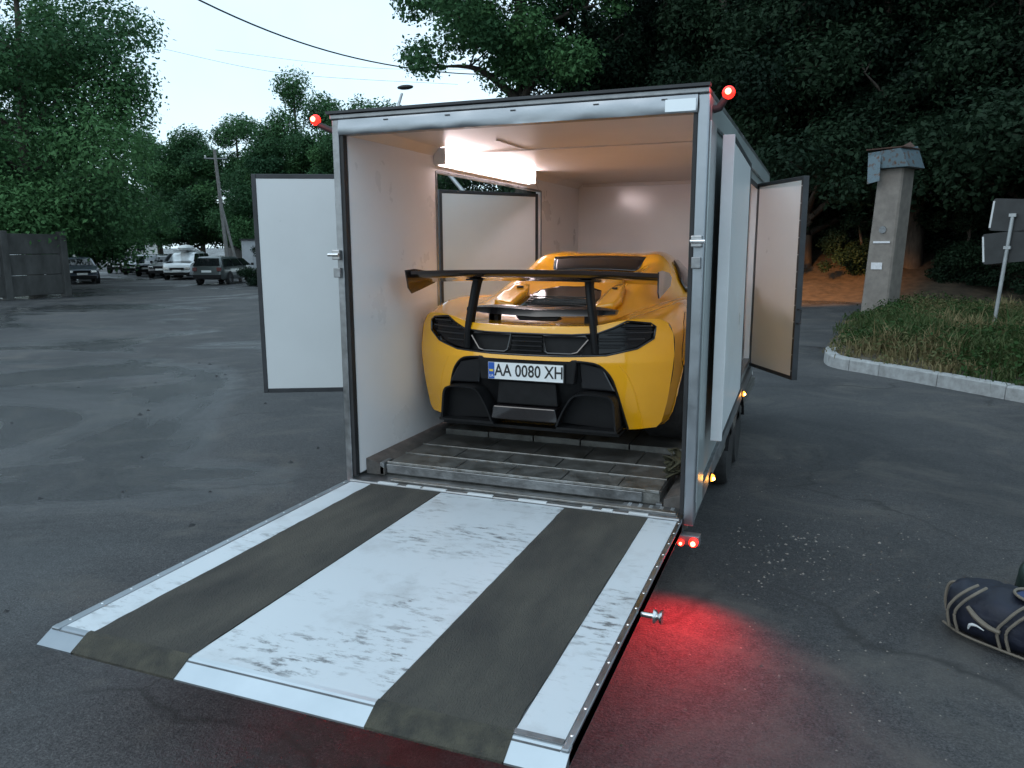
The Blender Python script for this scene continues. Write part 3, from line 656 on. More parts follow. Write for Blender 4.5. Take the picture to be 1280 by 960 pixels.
# recessed black band: backing, louvres, exhaust outlets
gr = plate(band, [], .03, lambda x, z: fy(x, z)+.055, 0, M['grille'], 'rear_grille', CAR)
def strip(x0, x1, z, h, d, mat, nm, parent, zf=None, n=10):
    m = MB()
    for k in range(n+1):
        x = x0+(x1-x0)*k/n; zz = zf(x) if zf else z
        for (dy, dz) in ((-.004, -h/2), (-.004, h/2), (d, h/2), (d, -h/2)): m.v.append((x, float(fy(x, zz))+dy+.012, zz+dz))
    for k in range(n):
        for j in range(4): m.f.append((k*4+j, k*4+(j+1) % 4, (k+1)*4+(j+1) % 4, (k+1)*4+j)); m.m.append(0)
    m.f += [(0, 1, 2, 3), (n*4, n*4+3, n*4+2, n*4+1)]; m.m += [0, 0]
    return m.build(nm, mat, parent, smooth=40)
for s in (-1, 1):
    lampo = plate([(s*x, z) for x, z in [(.565, .818), (.635, .853), (.76, .840), (.788, .822), (.782, .757), (.70, .700), (.56, .664), (.44, .652), (.44, .775)]], [], .02, lambda x, z: fy(x, z)+.028, 0, M['lens_smoke'], 'rear_lamp', CAR)
    for k in range(4):
        z = .830 - k*.040; xo = [.785, .785, .74, .62][k]; xi = [.60, .50, .45, .44][k]
        strip(s*xi, s*xo, z, .010, .03, M['gloss_black'], 'lamp_louvre', lampo)
        strip(s*(xi+.02), s*(xo-.02), z-.016, .004, .004, M['lens_smoke'], 'light_strip', lampo)
    ex = [(.115, .765), (.385, .765), (.405, .745), (.34, .662), (.30, .652), (.15, .652), (.128, .668)]
    MB().tube([(s*x, float(fy(x, z))+.004, z) for x, z in ex], .0075, 6, closed=True).build('exhaust_surround', M['carbon'], gr, smooth=True)
    plate([(s*x, z) for x, z in ex], [], .03, lambda x, z: fy(x, z)+.045, 0, M['black_plastic'], 'exhaust_mouth', gr)
for k in range(4): strip(-.105, .105, .755-k*.03, .010, .02, M['gloss_black'], 'grille_bar', gr)
# diffuser cavity and pods
cav = [(-.36, .612), (.36, .612), (.47, .595), (.55, .52), (.60, .41), (.66, .14), (-.66, .14), (-.60, .41), (-.55, .52), (-.47, .595)]
df = plate(cav, [], .03, lambda x, z: fy(x, z)+.05+.10*(.62-z), 0, M['black_plastic'], 'diffuser', CAR)
MB().box((-.62, .05, .13), (.62, .9, .15)).build('diffuser_floor', M['black_plastic'], df)
MB().prism([(-.345, .618), (.345, .618), (.325, .455), (-.325, .455)], 1, .018, .11).build('plate_recess', M['black_plastic'], df, bevel=.01)
MB().prism([(-.20, .452), (.20, .452), (.215, .30), (-.215, .30)], 1, .03, .2).build('diffuser_centre', M['black_plastic'], df, bevel=.008)
MB().prism([(-.215, .296), (.215, .296), (.235, .205), (-.235, .205)], 1, -.03, .2).build('diffuser_tongue', M['carbon'], df, bevel=.008)
for s in (-1, 1):
    pod = bez([(.615, .170), (.605, .28), (.595, .36), (.565, .398), (.48, .408), (.39, .408), (.33, .39), (.285, .33), (.245, .25), (.22, .185)], 40)
    m = MB(); n = len(pod)
    for (x, z) in pod:
        cx, cz = .42, .27; ix, iz = cx+(x-cx)*.93, cz+(z-cz)*.93
        y0 = -.045+.35*bow(x)
        m.v += [(s*x, y0, z), (s*ix, y0+.002, iz), (s*x, y0+.16, z), (s*ix, y0+.13, iz)]
    for k in range(n-1):
        a, b = k*4, k*4+4; m.f += [(a, a+1, b+1, b), (a, b, b+2, a+2), (a+1, a+3, b+3, b+1)]; m.m += [0, 0, 0]
    pd = m.build('diffuser_pod', M['black_plastic'], df, smooth=40)
    MB().prism([(s*(.42+(x-.42)*.93), .27+(z-.27)*.93) for x, z in pod], 1, .07, .08).build('pod_backing', M['grille'], pd)
    MB().box((min(s*.22, s*.62), -.02, .165), (max(s*.22, s*.62), .2, .180)).build('pod_floor', M['black_plastic'], pd)
    MB().prism([(s*.34, .60), (s*.50, .57), (s*.56, .46), (s*.585, .415), (s*.36, .42)], 1, .075, .12).build('diffuser_wing', M['gloss_black'], df, bevel=.01)
# number plate
npz = .525; npy = .002
nb = MB().box((-.27, npy, npz-.064), (.27, npy+.014, npz+.064)).build('number_plate', M['black_plastic'], CAR, bevel=.003)
MB().box((-.26, npy-.003, npz-.056), (.26, npy-.0005, npz+.056)).build('plate_face', M['plate_white'], nb)
fl = MB().box((-.258, npy-.005, npz-.054), (-.216, npy-.0032, npz+.054)).build('plate_band', M['plate_blue'], nb)
MB().box((-.251, npy-.0065, npz-.006), (-.223, npy-.0052, npz+.008)).build('plate_flag', M['plate_yellow'], nb)
def text_mesh(txt, size, loc, rot, mat, name, parent, sx=1, extr=.0008, bold=0):
    cu = bpy.data.curves.new(name, 'FONT'); cu.body = txt; cu.size = size; cu.align_x = 'CENTER'; cu.align_y = 'CENTER'; cu.extrude = extr; cu.offset = bold; cu.resolution_u = 3
    to = bpy.data.objects.new(name, cu); col.objects.link(to)
    bpy.context.view_layer.update(); dg = bpy.context.evaluated_depsgraph_get()
    me = bpy.data.meshes.new_from_object(to.evaluated_get(dg)); bpy.data.objects.remove(to)
    me.transform(Matrix.LocRotScale(Vector(loc), Matrix.Rotation(rot[2], 3, 'Z') @ Matrix.Rotation(rot[0], 3, 'X'), None) @ Matrix.Diagonal((sx, 1, 1, 1)))
    me.materials.clear(); me.materials.append(mat); o = bpy.data.objects.new(name, me); col.objects.link(o); o.parent = parent; return o
text_mesh('AA 0080 XH', .112, (.024, npy-.0045, npz+.001), (R(90), 0, 0), M['plate_black'], 'plate_characters', nb, .80, .0008, .0012)
text_mesh('UA', .026, (-.237, npy-.0062, npz-.035), (R(90), 0, 0), M['plate_white'], 'plate_letters', nb, .9, .0005)
# rear deck: air brake blade, engine glass, nacelles
m = MB(); pr_ = [(.205, .868), (.225, .912), (.30, .922), (.40, .918), (.415, .902), (.36, .868), (.28, .850)]
for k in range(25):
    x = -.53+1.06*k/24; e = 1-.55*max(0, (abs(x)-.36)/.17)
    for y, z in pr_: m.v.append((x, .20+(y-.20)*e+.10*abs(x)+.0, .89+(z-.89)*e + .014*abs(x)/.5))
n = len(pr_)
for k in range(24):
    for j in range(n): m.f.append((k*n+j, k*n+(j+1) % n, (k+1)*n+(j+1) % n, (k+1)*n+j)); m.m.append(0)
m.f += [tuple(range(n)), tuple(range(24*n, 25*n))]; m.m += [0, 0]
ab = m.build('air_brake', M['gloss_black'], CAR, smooth=40)
MB().prism([(-.16, .866), (.16, .866), (.13, .838), (-.13, .838)], 1, .235, .36).build('air_brake_housing', M['black_plastic'], ab, bevel=.008)
for x in (-.34, .34): MB().box((x-.03, .30, .80), (x+.03, .36, .87)).build('air_brake_arm', M['black_plastic'], ab)
def deckpatch(poly, h, mat, name, parent, cell=.025, crown=0):
    xs_ = [p[0] for p in poly]; x_m = (max(xs_)-min(xs_))/2
    o = plate([(x, y) for x, y in poly], [], cell, lambda x, y: 0, 0, mat, name, parent)
    for v in o.data.vertices:
        x, y = v.co.x, v.co.z; v.co = (x, y, ztop(x, y)+h+crown*(1-min(1, abs(x)/x_m)**2))
    fix_normals(o.data)
    md = o.modifiers.new('solid', 'SOLIDIFY'); md.thickness = .012; md.offset = -1
    return o
eg = deckpatch([(-.28, .58), (-.285, .80), (-.24, 1.0), (-.12, 1.10), (.12, 1.10), (.24, 1.0), (.285, .80), (.28, .58), (.20, .54), (-.20, .54)], .03, M['glass_dark'], 'engine_cover', CAR, crown=.02)
for k in range(4):
    y = .60+k*.055; MB().box((-.22, y, ztop(0, y)+.058), (.22, y+.02, ztop(0, y)+.066)).build('engine_louvre', M['gloss_black'], eg)
for s in (-1, 1):
    nc = deckpatch([(s*.30, .56), (s*.30, .90), (s*.34, 1.02), (s*.42, .96), (s*.47, .66), (s*.44, .55)], .05, M['car_yellow'], 'engine_cover_flank', CAR)
    nc.modifiers['solid'].thickness = .05
    a = (s*.355, .90, ztop(.355, .90)+.052)
    MB().prism([(s*.345, a[1]+.0), (s*.385, a[1]-.04), (s*.39, a[1]+.06)], 2, a[2], a[2]+.012).build('flank_scoop', M['black_plastic'], nc)
# rear window between the buttresses and side glass
m = MB(); nn = 20
for k in range(nn+1):
    t = -1+2*k/nn
    for (y, z, wx) in ((1.690, 1.125, .36), (1.735, 1.160, .375), (1.80, 1.205, .39), (1.86, 1.235, .40)):
        m.v.append((t*wx, y-.02, z+.012-.012*t*t))
for k in range(nn):
    for j in range(3): m.f.append((k*4+j, (k+1)*4+j, (k+1)*4+j+1, k*4+j+1)); m.m.append(0)
rw = m.build('rear_window', M['glass_dark'], CAR, smooth=60)
md = rw.modifiers.new('solid', 'SOLIDIFY'); md.thickness = .012; md.offset = 0
for s in (-1, 1):
    m = MB(); ysw = np.linspace(1.84, 3.15, 24)
    for y in ysw:
        zt = float(np.interp(y, [1.84, 2.15, 2.5, 2.9, 3.15], [1.06, 1.205, 1.20, 1.10, .97])); zb_ = .945 - .05*(y-2.0)
        for t in (0, .5, 1):
            z = zb_+(zt-zb_)*t
            j = min(np.searchsorted(fyv, y), len(fyv)-1); g_ = grid[j]; k0 = int(NP_*.55); zz = g_[k0:, 2]; xx = g_[k0:, 0]
            io = np.argsort(zz[:int(len(zz)*.75)]); x = float(np.interp(z, zz[:int(len(zz)*.75)][io], xx[:int(len(zz)*.75)][io]))
            m.v.append((s*(x+.012), y, z+.004))
    for k in range(23):
        for j in range(2): m.f.append((k*3+j, (k+1)*3+j, (k+1)*3+j+1, k*3+j+1)); m.m.append(0)
    sw = m.build('side_window', M['glass_dark'], CAR, smooth=60); md = sw.modifiers.new('solid', 'SOLIDIFY'); md.thickness = .008; md.offset = 0
    mi = MB().ball((s*1.0, 3.05, .96), (.11, .06, .065), 14, 8).build('door_mirror', M['car_yellow'], CAR, smooth=True)
    MB().tube([(s*.84, 3.05, .88), (s*.95, 3.05, .94)], .015, 8).build('mirror_arm', M['black_plastic'], mi)
    MB().ball((s*1.0, 2.995, .96), (.09, .012, .05), 12, 6).build('mirror_glass', M['steel'], mi, smooth=True)
    # panel gap round the rear quarter
    q = [(.60, .885), (.40, .80), (.30, .62), (.40, .50), (.47, .42)]
    P3 = []
    for y, z in bez(q, 22):
        j = min(np.searchsorted(fyv, y-.10), len(fyv)-1); g_ = grid[j]; k1 = int(NP_*.62); x = float(np.interp(z, g_[8:k1, 2], g_[8:k1, 0])); yy = float(np.interp(z, g_[8:k1, 2], g_[8:k1, 1])); P3.append((s*(x+.0005), yy, z))
    MB().tube(P3, .0035, 5).build('panel_gap', M['black_plastic'], body)
# windscreen
m = MB()
for k in range(13):
    t = -1+2*k/12
    for y, z, wx in ((2.75, 1.245, .44), (3.0, 1.165, .48), (3.4, .965, .53)): m.v.append((t*wx, y-.1*t*t*0, z+.02-.05*t*t))
for k in range(12):
    for j in range(2): m.f.append((k*3+j, (k+1)*3+j, (k+1)*3+j+1, k*3+j+1)); m.m.append(0)
m.build('windscreen', M['glass_dark'], CAR, smooth=60)
# wheels
def car_wheel(x, y, s, w_):
    t = MB().lathe([(.225, -w_/2), (.31, -w_/2), (.335, -w_/2+.03), (.335, w_/2-.03), (.31, w_/2), (.225, w_/2)], (x, y, .312), 'x', 40).build('wheel', M['rubber'], CAR, smooth=50)
    r_ = MB(); r_.lathe([(.225, s*w_/2*.95), (.235, s*w_/2*.8), (.225, -s*w_/2*.9)], (x, y, .312), 'x', 32); xo = x+s*(w_/2-.03)
    for k in range(10):
        a = 2*math.pi*k/10; r_.tube([(xo, y+.04*math.cos(a), .312+.04*math.sin(a)), (xo+s*.008, y+.225*math.cos(a+.12), .312+.225*math.sin(a+.12))], .014, 6)
    r_.lathe([(.05, -.012), (.05, .012), (0, .014)], (xo, y, .312), 'x', 16)
    r_.build('rim', M['black_plastic'], t, smooth=40)
    MB().lathe([(.17, 0), (.17, .02), (.05, .02)], (x-s*.02, y, .312), 'x', 24).build('brake_disc', M['zinc'], t, smooth=40)
for s in (-1, 1): car_wheel(s*.80, WY0, s, .29); car_wheel(s*.825, WY1, s, .24)
# dark inner arches
for s in (-1, 1):
    for wy in (WY0, WY1): MB().box((min(s*.42, s*.50), wy-.42, .14), (max(s*.42, s*.50), wy+.42, .72)).build('wheel_well', M['black_plastic'], body)
# rear wing
WGx0, WGx1 = -.80, .86
af = [(0.0, .0), (.02, .020), (.08, .030), (.18, .022), (.29, .004), (.30, -.002), (.18, -.004), (.08, -.012), (.02, -.012)]
def wing_z(x): return 1.150 - .014*((x-.01)/.8)**2
m = MB(); ns = 30
for k in range(ns+1):
    x = WGx0+(WGx1-WGx0)*k/ns
    for a, b in af: m.v.append((x, -.06+a, wing_z(x)+(b-.0)*1.25-(a-.3)*.20 - .045))
n = len(af)
for k in range(ns):
    for j in range(n): m.f.append((k*n+j, k*n+(j+1) % n, (k+1)*n+(j+1) % n, (k+1)*n+j)); m.m.append(0)
m.f += [tuple(range(n)), tuple(range(ns*n, (ns+1)*n))]; m.m += [0, 0]
wing = m.build('rear_wing', M['carbon'], CAR, smooth=40)
for s, x in ((-1, WGx0-.006), (1, WGx1+.006)):
    ep = [(-.10, 1.180), (.02, 1.185), (.24, 1.165), (.34, 1.135), (.32, 1.08), (.12, 1.045), (-.03, 1.022), (-.075, 1.06)]
    m = MB(); lean = .05
    vs = [(x+s*(lean*(z-1.2)*.9), y, z) for y, z in ep] + [(x+s*(.010+lean*(z-1.2)*.9), y, z) for y, z in ep]; k = len(ep)
    m.add(vs, [tuple(range(k)), tuple(range(k, 2*k))]+[(i, (i+1) % k, k+(i+1) % k, k+i) for i in range(k)])
    m.build('wing_end_plate', M['carbon'], wing, bevel=.002)
for s in (-1, 1):
    # swan-neck style upright: foot on the bumper band, leaning outwards at the foot
    xt, xf = s*.385, s*.435
    pts = [(xt, .10, 1.125), (xt+s*.006, .09, 1.085), (xt+s*.022, .075, .98), (xf-s*.008, .065, .86), (xf+s*.006, .06, .76), (xf+s*.012, .075, .655)]
    wd = [.085, .07, .065, .065, .07, .08]; m = MB()
    for (x, y, z), wi in zip(pts, wd):
        for dx, dy in ((-.021, 0), (-.009, -.012), (.009, -.012), (.021, 0), (.021, wi), (-.021, wi)): m.v.append((x+dx, y+dy, z))
    for k in range(len(pts)-1):
        for j in range(6): m.f.append((k*6+j, k*6+(j+1) % 6, (k+1)*6+(j+1) % 6, (k+1)*6+j)); m.m.append(0)
    m.f += [tuple(range(6)), tuple(range(30, 36))]; m.m += [0, 0]
    up = m.build('wing_upright', M['black_plastic'], wing, smooth=30)
    MB().box((xt-.04, .02, 1.112), (xt+.04, .16, 1.124)).build('upright_bracket', M['black_plastic'], up, bevel=.003)
    MB().box((s*.36-.02, .30, .80), (s*.36+.02, .34, .90)).build('upright_brace', M['black_plastic'], up)

# webbing heap beside the car
m = MB()
for k in range(7):
    p = [(2.03+.05*random.uniform(-1, 1)-.03*i*.2, .40+.06*i+random.uniform(-.04, .04), .585+.03*k*.5+.035*math.sin(i*1.9+k)) for i in range(6)]
    q = bez(p, 22)
    v = []
    for i in range(22):
        d = q[min(i+1, 21)]-q[max(i-1, 0)]; d /= np.linalg.norm(d)+1e-9; sd = np.cross(d, (0.2*math.sin(k), .1, 1)); sd /= np.linalg.norm(sd)
        v += [tuple(q[i]+sd*.022), tuple(q[i]-sd*.022)]
    m.add(v, [(2*i, 2*i+1, 2*i+3, 2*i+2) for i in range(21)])
ws = m.build('strap', M['webbing'], smooth=60); md = ws.modifiers.new('solid', 'SOLIDIFY'); md.thickness = .004
tag(ws, 'loose olive webbing strap heaped by the right wall of the trailer', 'strap')

# ==================================================================== BAGS
def bag(name, label, loc, rz, sx, sy, sz, mat, detail=True):
    o = localthing(name, label, 'bag', loc, rz)
    m = MB(); nu, nvv = 48, 30
    for i in range(nvv+1):
        t = -1+2*i/nvv
        for j in range(nu):
            a = 2*math.pi*j/nu; ce, se = math.cos(a), math.sin(a)
            rr = (abs(ce)**3.2+abs(se)**3.2)**(-1/3.2)
            h = max(0, 1-abs(t)**3.6)**(1/2.6) if abs(t) < 1 else 0
            x = t*sx
            y, z = sy*rr*ce*(.35+.65*h), sz*(.5+.5*rr*se*(.45+.55*h))
            nn_ = mnoise.noise((x*7, y*7, z*7+3))*.034 + abs(mnoise.noise((x*16, y*10, z*10)))*.026
            sag = -.05*sz*(1-abs(t))*(z > sz*.6)
            m.v.append((x+nn_*.5, y*(1+nn_), max(.002, z+nn_+sag)))
    for i in range(nvv):
        for j in range(nu): m.f.append((i*nu+j, i*nu+(j+1) % nu, (i+1)*nu+(j+1) % nu, (i+1)*nu+j)); m.m.append(0)
    m.f += [tuple(range(nu)), tuple(range(nvv*nu, (nvv+1)*nu))]; m.m += [0, 0]
    b = m.build('bag_body', mat, o, smooth=50)
    return o, b
bg, bb = bag('duffel_bag', 'navy blue duffel bag with beige piping lying on the asphalt', (3.83, .06, 0), R(-33), .34, .17, .27, M['navy'])
def loop3(fn, n): return [fn(t) for t in np.linspace(0, 1, n)]
# the front face is at y = -.17 in the bag's own coordinates
MB().tube(bez([(-.27, -.165, .05), (-.28, -.180, .14), (-.25, -.175, .21), (-.21, -.14, .26), (-.19, -.08, .275)], 18), .0075, 6).build('carry_strap', M['beige_trim'], bg, smooth=True)
MB().tube(bez([(-.23, -.165, .04), (-.245, -.182, .13), (-.215, -.178, .20), (-.17, -.15, .255), (-.15, -.08, .275)], 18), .0075, 6).build('carry_strap', M['beige_trim'], bg, smooth=True)
MB().tube(bez([(-.03, -.165, .03), (-.045, -.182, .12), (-.01, -.180, .19), (.03, -.15, .25), (.06, -.07, .272)], 18), .0075, 6).build('carry_strap', M['beige_trim'], bg, smooth=True)
MB().tube(bez([(.01, -.165, .03), (-.005, -.182, .12), (.03, -.180, .19), (.08, -.15, .25), (.11, -.07, .272)], 18), .0075, 6).build('carry_strap', M['beige_trim'], bg, smooth=True)
MB().tube(bez([(-.33, -.10, .03), (-.2, -.178, .035), (0, -.180, .03), (.2, -.178, .035), (.33, -.1, .03)], 30), .006, 6).build('base_piping', M['beige_trim'], bg, smooth=True)
MB().tube([( .10+.15*math.cos(a), -.005+.10*math.sin(a), .283) for a in np.linspace(0, 2*math.pi, 28)[:-1]], .007, 6, closed=True).build('lid_piping', M['beige_trim'], bg, smooth=True)
MB().lathe([(0, .010), (.9, .008), (1.0, 0)], (0, 0, 0), 'z', 28).build('lid_panel', M['navy2'], bg, smooth=60)
lidp = [o for o in bg.children if o.name.startswith('lid_panel')][0]; lidp.data.transform(Matrix.Translation((.10, -.005, .272)) @ Matrix.Diagonal((.145, .095, 1, 1)))
MB().tube(bez([(-.19, -.178, .19), (-.14, -.185, .15), (-.08, -.187, .125), (-.03, -.186, .12)], 14), [.010, .011, .012, .013, .013, .013, .013, .013, .012, .012, .011, .011, .010, .010], 6).build('side_piping', M['beige_trim'], bg, smooth=True)
MB().tube(bez([(-.175, -.180, .075), (-.165, -.186, .105), (-.135, -.188, .112), (-.10, -.187, .100)], 14), [.002, .004, .006, .007, .008, .008, .008, .007, .006, .005, .004, .004, .003, .002], 6).build('curved_emblem', M['sign_edge'], bg, smooth=True)
MB().tube(bez([(.14, -.18, .02), (.13, -.187, .10), (.15, -.183, .19), (.18, -.14, .25)], 16), .014, 6).build('carry_strap', M['beige_trim'], bg, smooth=True)
MB().tube(bez([(-.28, .02, .22), (-.355, .0, .21), (-.365, -.02, .12), (-.33, -.05, .05)], 16), .008, 6).build('end_handle', M['beige_trim'], bg, smooth=True)
b2_, _ = bag('holdall_bag', 'dark green soft bag lying behind the navy duffel bag', (4.27, .66, 0), R(-20), .34, .18, .20, M['green_bag'])
MB().tube(bez([(-.2, -.15, .14), (-.15, -.14, .26), (0, -.06, .31), (.15, -.12, .27), (.2, -.15, .14)], 20), .012, 6).build('carry_strap', M['black_plastic'], b2_, smooth=True)

# ==================================================================== ISLAND, KERB, WEEDS, PILLAR, SIGN
kp = [(2.99, 10.6), (2.97, 10.05), (3.02, 9.55), (3.20, 9.18), (3.55, 8.86), (4.1, 8.30), (4.7, 7.67), (5.35, 6.99), (6.05, 6.25), (6.8, 5.5), (7.7, 4.6)]
inner = [(3.2, 12.5), (3.5, 16), (3.9, 19.2), (5.0, 20.6), (7.5, 20.4), (11, 17.8), (16, 13), (18, 6)]
KB = thing('kerb', 'pale concrete kerb edging the weedy island', 'kerb', (4.5, 8, 0))
kk = np.array(bez(kp, 400)); cum = np.concatenate([[0], np.cumsum(np.linalg.norm(np.diff(kk, axis=0), axis=1))])
tot = cum[-1]; a0 = 0.0; first = True
while a0 < tot-.1:
    a1 = min(a0+(.55 if a0 < 1.8 else 1.0), tot); ts = np.linspace(a0+.006, a1-.006, 4)
    pts = [np.array([np.interp(t, cum, kk[:, 0]), np.interp(t, cum, kk[:, 1])]) for t in ts]
    m = MB(); hj = random.uniform(-.008, .008)
    for i, p in enumerate(pts):
        d = pts[min(i+1, 3)]-pts[max(i-1, 0)]; d /= np.linalg.norm(d); nn_ = np.array([-d[1], d[0]])     # towards the island
        for o_, z in ((0, -.02), (.012, .165+hj), (.03, .185+hj), (.18, .185+hj), (.18, -.02)): m.v.append((*(p+nn_*o_), z))
    for i in range(3):
        for j in range(4): m.f.append((i*5+j, i*5+j+1, (i+1)*5+j+1, (i+1)*5+j)); m.m.append(0)
    m.f += [(0, 1, 2, 3, 4), (15, 19, 18, 17, 16)]; m.m += [0, 0]
    m.build('kerb_stone', M['kerb'], KB, smooth=30); a0 = a1
poly = [(x+.11, y+.12) for x, y in kp] + [(12, 1), (18, 2)] + inner[::-1]
pl_ = plate(poly, [], .4, lambda x, y: 0, 0, M['soil'], 'island_soil', None)
for v in pl_.data.vertices:
    x, y = v.co.x, v.co.z; d, _ = nearest(x, y, poly); v.co = (x, y, .145+.10*min(1, d/1.2)+.05*mnoise.noise((x*.8, y*.8, 0)))
fix_normals(pl_.data); tag(pl_, kind='structure')
def quadmesh(name, V, tint, mat, nper=4, parent=None, loc=None):
    """V: (n, nper, 3) array of faces"""
    n = len(V); me = bpy.data.meshes.new(name); me.vertices.add(n*nper); me.vertices.foreach_set('co', V.reshape(-1).astype(np.float32))
    me.loops.add(n*nper); me.loops.foreach_set('vertex_index', np.arange(n*nper, dtype=np.int32)); me.polygons.add(n)
    me.polygons.foreach_set('loop_start', np.arange(0, n*nper, nper, dtype=np.int32))
    at = me.attributes.new('tint', 'FLOAT', 'FACE'); at.data.foreach_set('value', tint.astype(np.float32))
    me.update(calc_edges=True); me.materials.append(mat); o = bpy.data.objects.new(name, me); col.objects.link(o)
    if parent: o.parent = parent
    return o
def leaves(centres, radii, n, size, tints, squash=.8, droop=.25, shellness=.6):
    """n leaf faces spread through clumps"""
    centres = np.array(centres); radii = np.array(radii); wgt = radii**2; wgt = wgt/wgt.sum()
    idx = rng.choice(len(centres), n, p=wgt); d = rng.normal(size=(n, 3)); d /= np.linalg.norm(d, axis=1)[:, None]
    rr = rng.random(n)**(1/3); rr = rr*(1-shellness)+shellness*(.75+.35*rng.random(n)**2)
    # sub-twig lumps: quantise direction a little so leaves gather
    P = centres[idx]+d*(rr*radii[idx])[:, None]*np.array([1, 1, squash])
    P += rng.normal(0, .20, (n, 3))*radii[idx][:, None]
    nrm = d*.7+rng.normal(size=(n, 3))*.6+np.array([0, 0, .55]); nrm /= np.linalg.norm(nrm, axis=1)[:, None]
    t = rng.normal(size=(n, 3)); t[:, 2] -= droop; t -= nrm*(t*nrm).sum(1)[:, None]; t /= np.linalg.norm(t, axis=1)[:, None]; b = np.cross(nrm, t)
    L = size*rng.uniform(.45, 1.6, n)[:, None]; Wd = L*rng.uniform(.42, .62, n)[:, None]
    fold = nrm*L*.10
    V = np.stack([P-t*L*.5, P+b*Wd*.5+fold, P+t*L*.5, P-b*Wd*.5+fold], axis=1)
    ti = np.array(tints)[idx]+rng.normal(0, .10, n)
    return V, np.clip(ti, 0, 1)
# weeds: tapered, leaning blades in tufts; the dry ones stand in patches
tf = []
while len(tf) < 3600:
    x, y = rng.uniform(2.9, 13), rng.uniform(4, 20.5)
    if inpoly(x, y, poly):
        dist = math.hypot(x-2.774, y+4.176)
        if rng.random() < min(1, (11/dist)**1.2): tf.append((x, y))
BL, TI = [], []
for x, y in tf:
    d, _ = nearest(x, y, poly); nzv = mnoise.noise((x*.55, y*.55, 5)); dry = mnoise.noise((x*.6+9, y*.45, 1)) + .25*mnoise.noise((x*2, y*2, 1))
    hgt = (.12+.19*min(1, d/1.0))*(1+.8*nzv)*(.6+.9*max(0, .5+mnoise.noise((x*1.9, y*1.9, 8)))); z0 = .10+.10*min(1, d/1.2)
    for k in range(20):
        a = rng.uniform(0, 2*math.pi); ln = hgt*rng.uniform(.5, 1.25); lean = rng.uniform(.15, .75)*ln; wd = rng.uniform(.004, .013); bx_, by = x+rng.normal(0, .09), y+rng.normal(0, .09)
        dx, dy = math.cos(a), math.sin(a); px, py = -dy*wd, dx*wd
        p0 = (bx_-px*.6, by-py*.6, z0); p1 = (bx_+px*.6, by+py*.6, z0); mx_, my = bx_+dx*lean*.35, by+dy*lean*.35
        p2 = (mx_+px, my+py, z0+ln*.62); p3 = (mx_-px, my-py, z0+ln*.62); p4 = (bx_+dx*lean, by+dy*lean, z0+ln*rng.uniform(.75, 1))
        BL += [(p0, p1, p2, p3), (p3, p2, p4, p4)]
        ti = (rng.uniform(.55, .9) if dry > .0 else rng.uniform(.0, .26)) - .1; TI += [ti, ti]
V = np.array(BL); V[1::2, 3] = V[1::2, 2]*.2+V[1::2, 3]*.8
tag(quadmesh('island_weeds', V, np.array(TI), M['grass']), kind='stuff')
cs_, rs_, ts_ = [], [], []
for x, y in tf:
    nzv = mnoise.noise((x*.45+3, y*.45, 2)); dry = mnoise.noise((x*.6+9, y*.45, 1)) + .25*mnoise.noise((x*2, y*2, 1))
    if nzv > -.15:
        d, _ = nearest(x, y, poly); hh = (.18+.30*min(1, d/.9))*(.8+.5*nzv); cs_.append((x, y, .10+.10*min(1, d/1.2)+hh*.6)); rs_.append(.10+.14*min(1, d/.8)); ts_.append(.45 if dry > .12 else rng.uniform(.0, .22))
V2, t2_ = leaves(cs_, rs_, 60000, .062, ts_, .9, .1, .3)
V2[:, :, 2] = np.maximum(V2[:, :, 2], .1)
tag(quadmesh('leafy_ground_cover', V2, np.clip(t2_-.08, 0, .6), M['grass']), kind='stuff')

PL = localthing('concrete_pillar', 'tall grey concrete pillar with a blue tin cap at the island', 'pillar', (4.32, 17.9, .05), R(-30))
m = MB(); w0, w1 = .34, .31
def tap(z): t = z/3.75; return w0+(w1-w0)*t, .045*t*3.75
vs = []
for z in (0, 3.75):
    hw, lx = tap(z); ch = .04
    for dx, dy in ((-hw+ch, -hw), (hw-ch, -hw), (hw, -hw+ch), (hw, hw-ch), (hw-ch, hw), (-hw+ch, hw), (-hw, hw-ch), (-hw, -hw+ch)): vs.append((dx+lx, dy, z))
m.add(vs, [tuple(range(8))[::-1], tuple(range(8, 16))]+[(i, (i+1) % 8, 8+(i+1) % 8, 8+i) for i in range(8)])
sh = m.build('shaft', M['concrete'], PL)
cp = MB().add([(-.36+.17, -.48, 3.76), (.66, -.48, 3.76), (.66, .42, 3.76), (-.19, .42, 3.76), (-.30, -.58, 4.14), (.50, -.58, 4.20), (.50, .30, 4.30), (-.30, .30, 4.22)],
     [(0,3,2,1),(4,5,6,7),(0,1,5,4),(1,2,6,5),(2,3,7,6),(3,0,4,7)]).build('tin_cap', M['blue_metal'], PL, bevel=.01)
MB().box((-.34, -.60, 4.205), (.55, .34, 4.235)).build('cap_lid', M['rust'], cp)
MB().add([(-.30, -.56, 4.15), (.02, -.56, 4.1), (.02, -.55, 3.46), (-.28, -.55, 3.40), (-.30, -.54, 4.15), (.02, -.54, 4.1), (.02, -.53, 3.46), (-.28, -.53, 3.40)], [(0,3,2,1),(4,5,6,7),(0,1,5,4),(1,2,6,5),(2,3,7,6),(3,0,4,7)]).build('hanging_sheet', M['blue_metal'], cp)
MB().add([(.30, -.2, 4.24), (.62, -.1, 4.24), (.40, .1, 4.40), (.32, -.2, 4.26)], [(0, 1, 2), (0, 2, 3), (1, 3, 2)]).build('bent_sheet', M['rust'], cp)
MB().tube([(.42, -.30, 3.8), (.46, -.30, 4.1)], .05, 8).build('insulator', M['white_plastic'], cp)
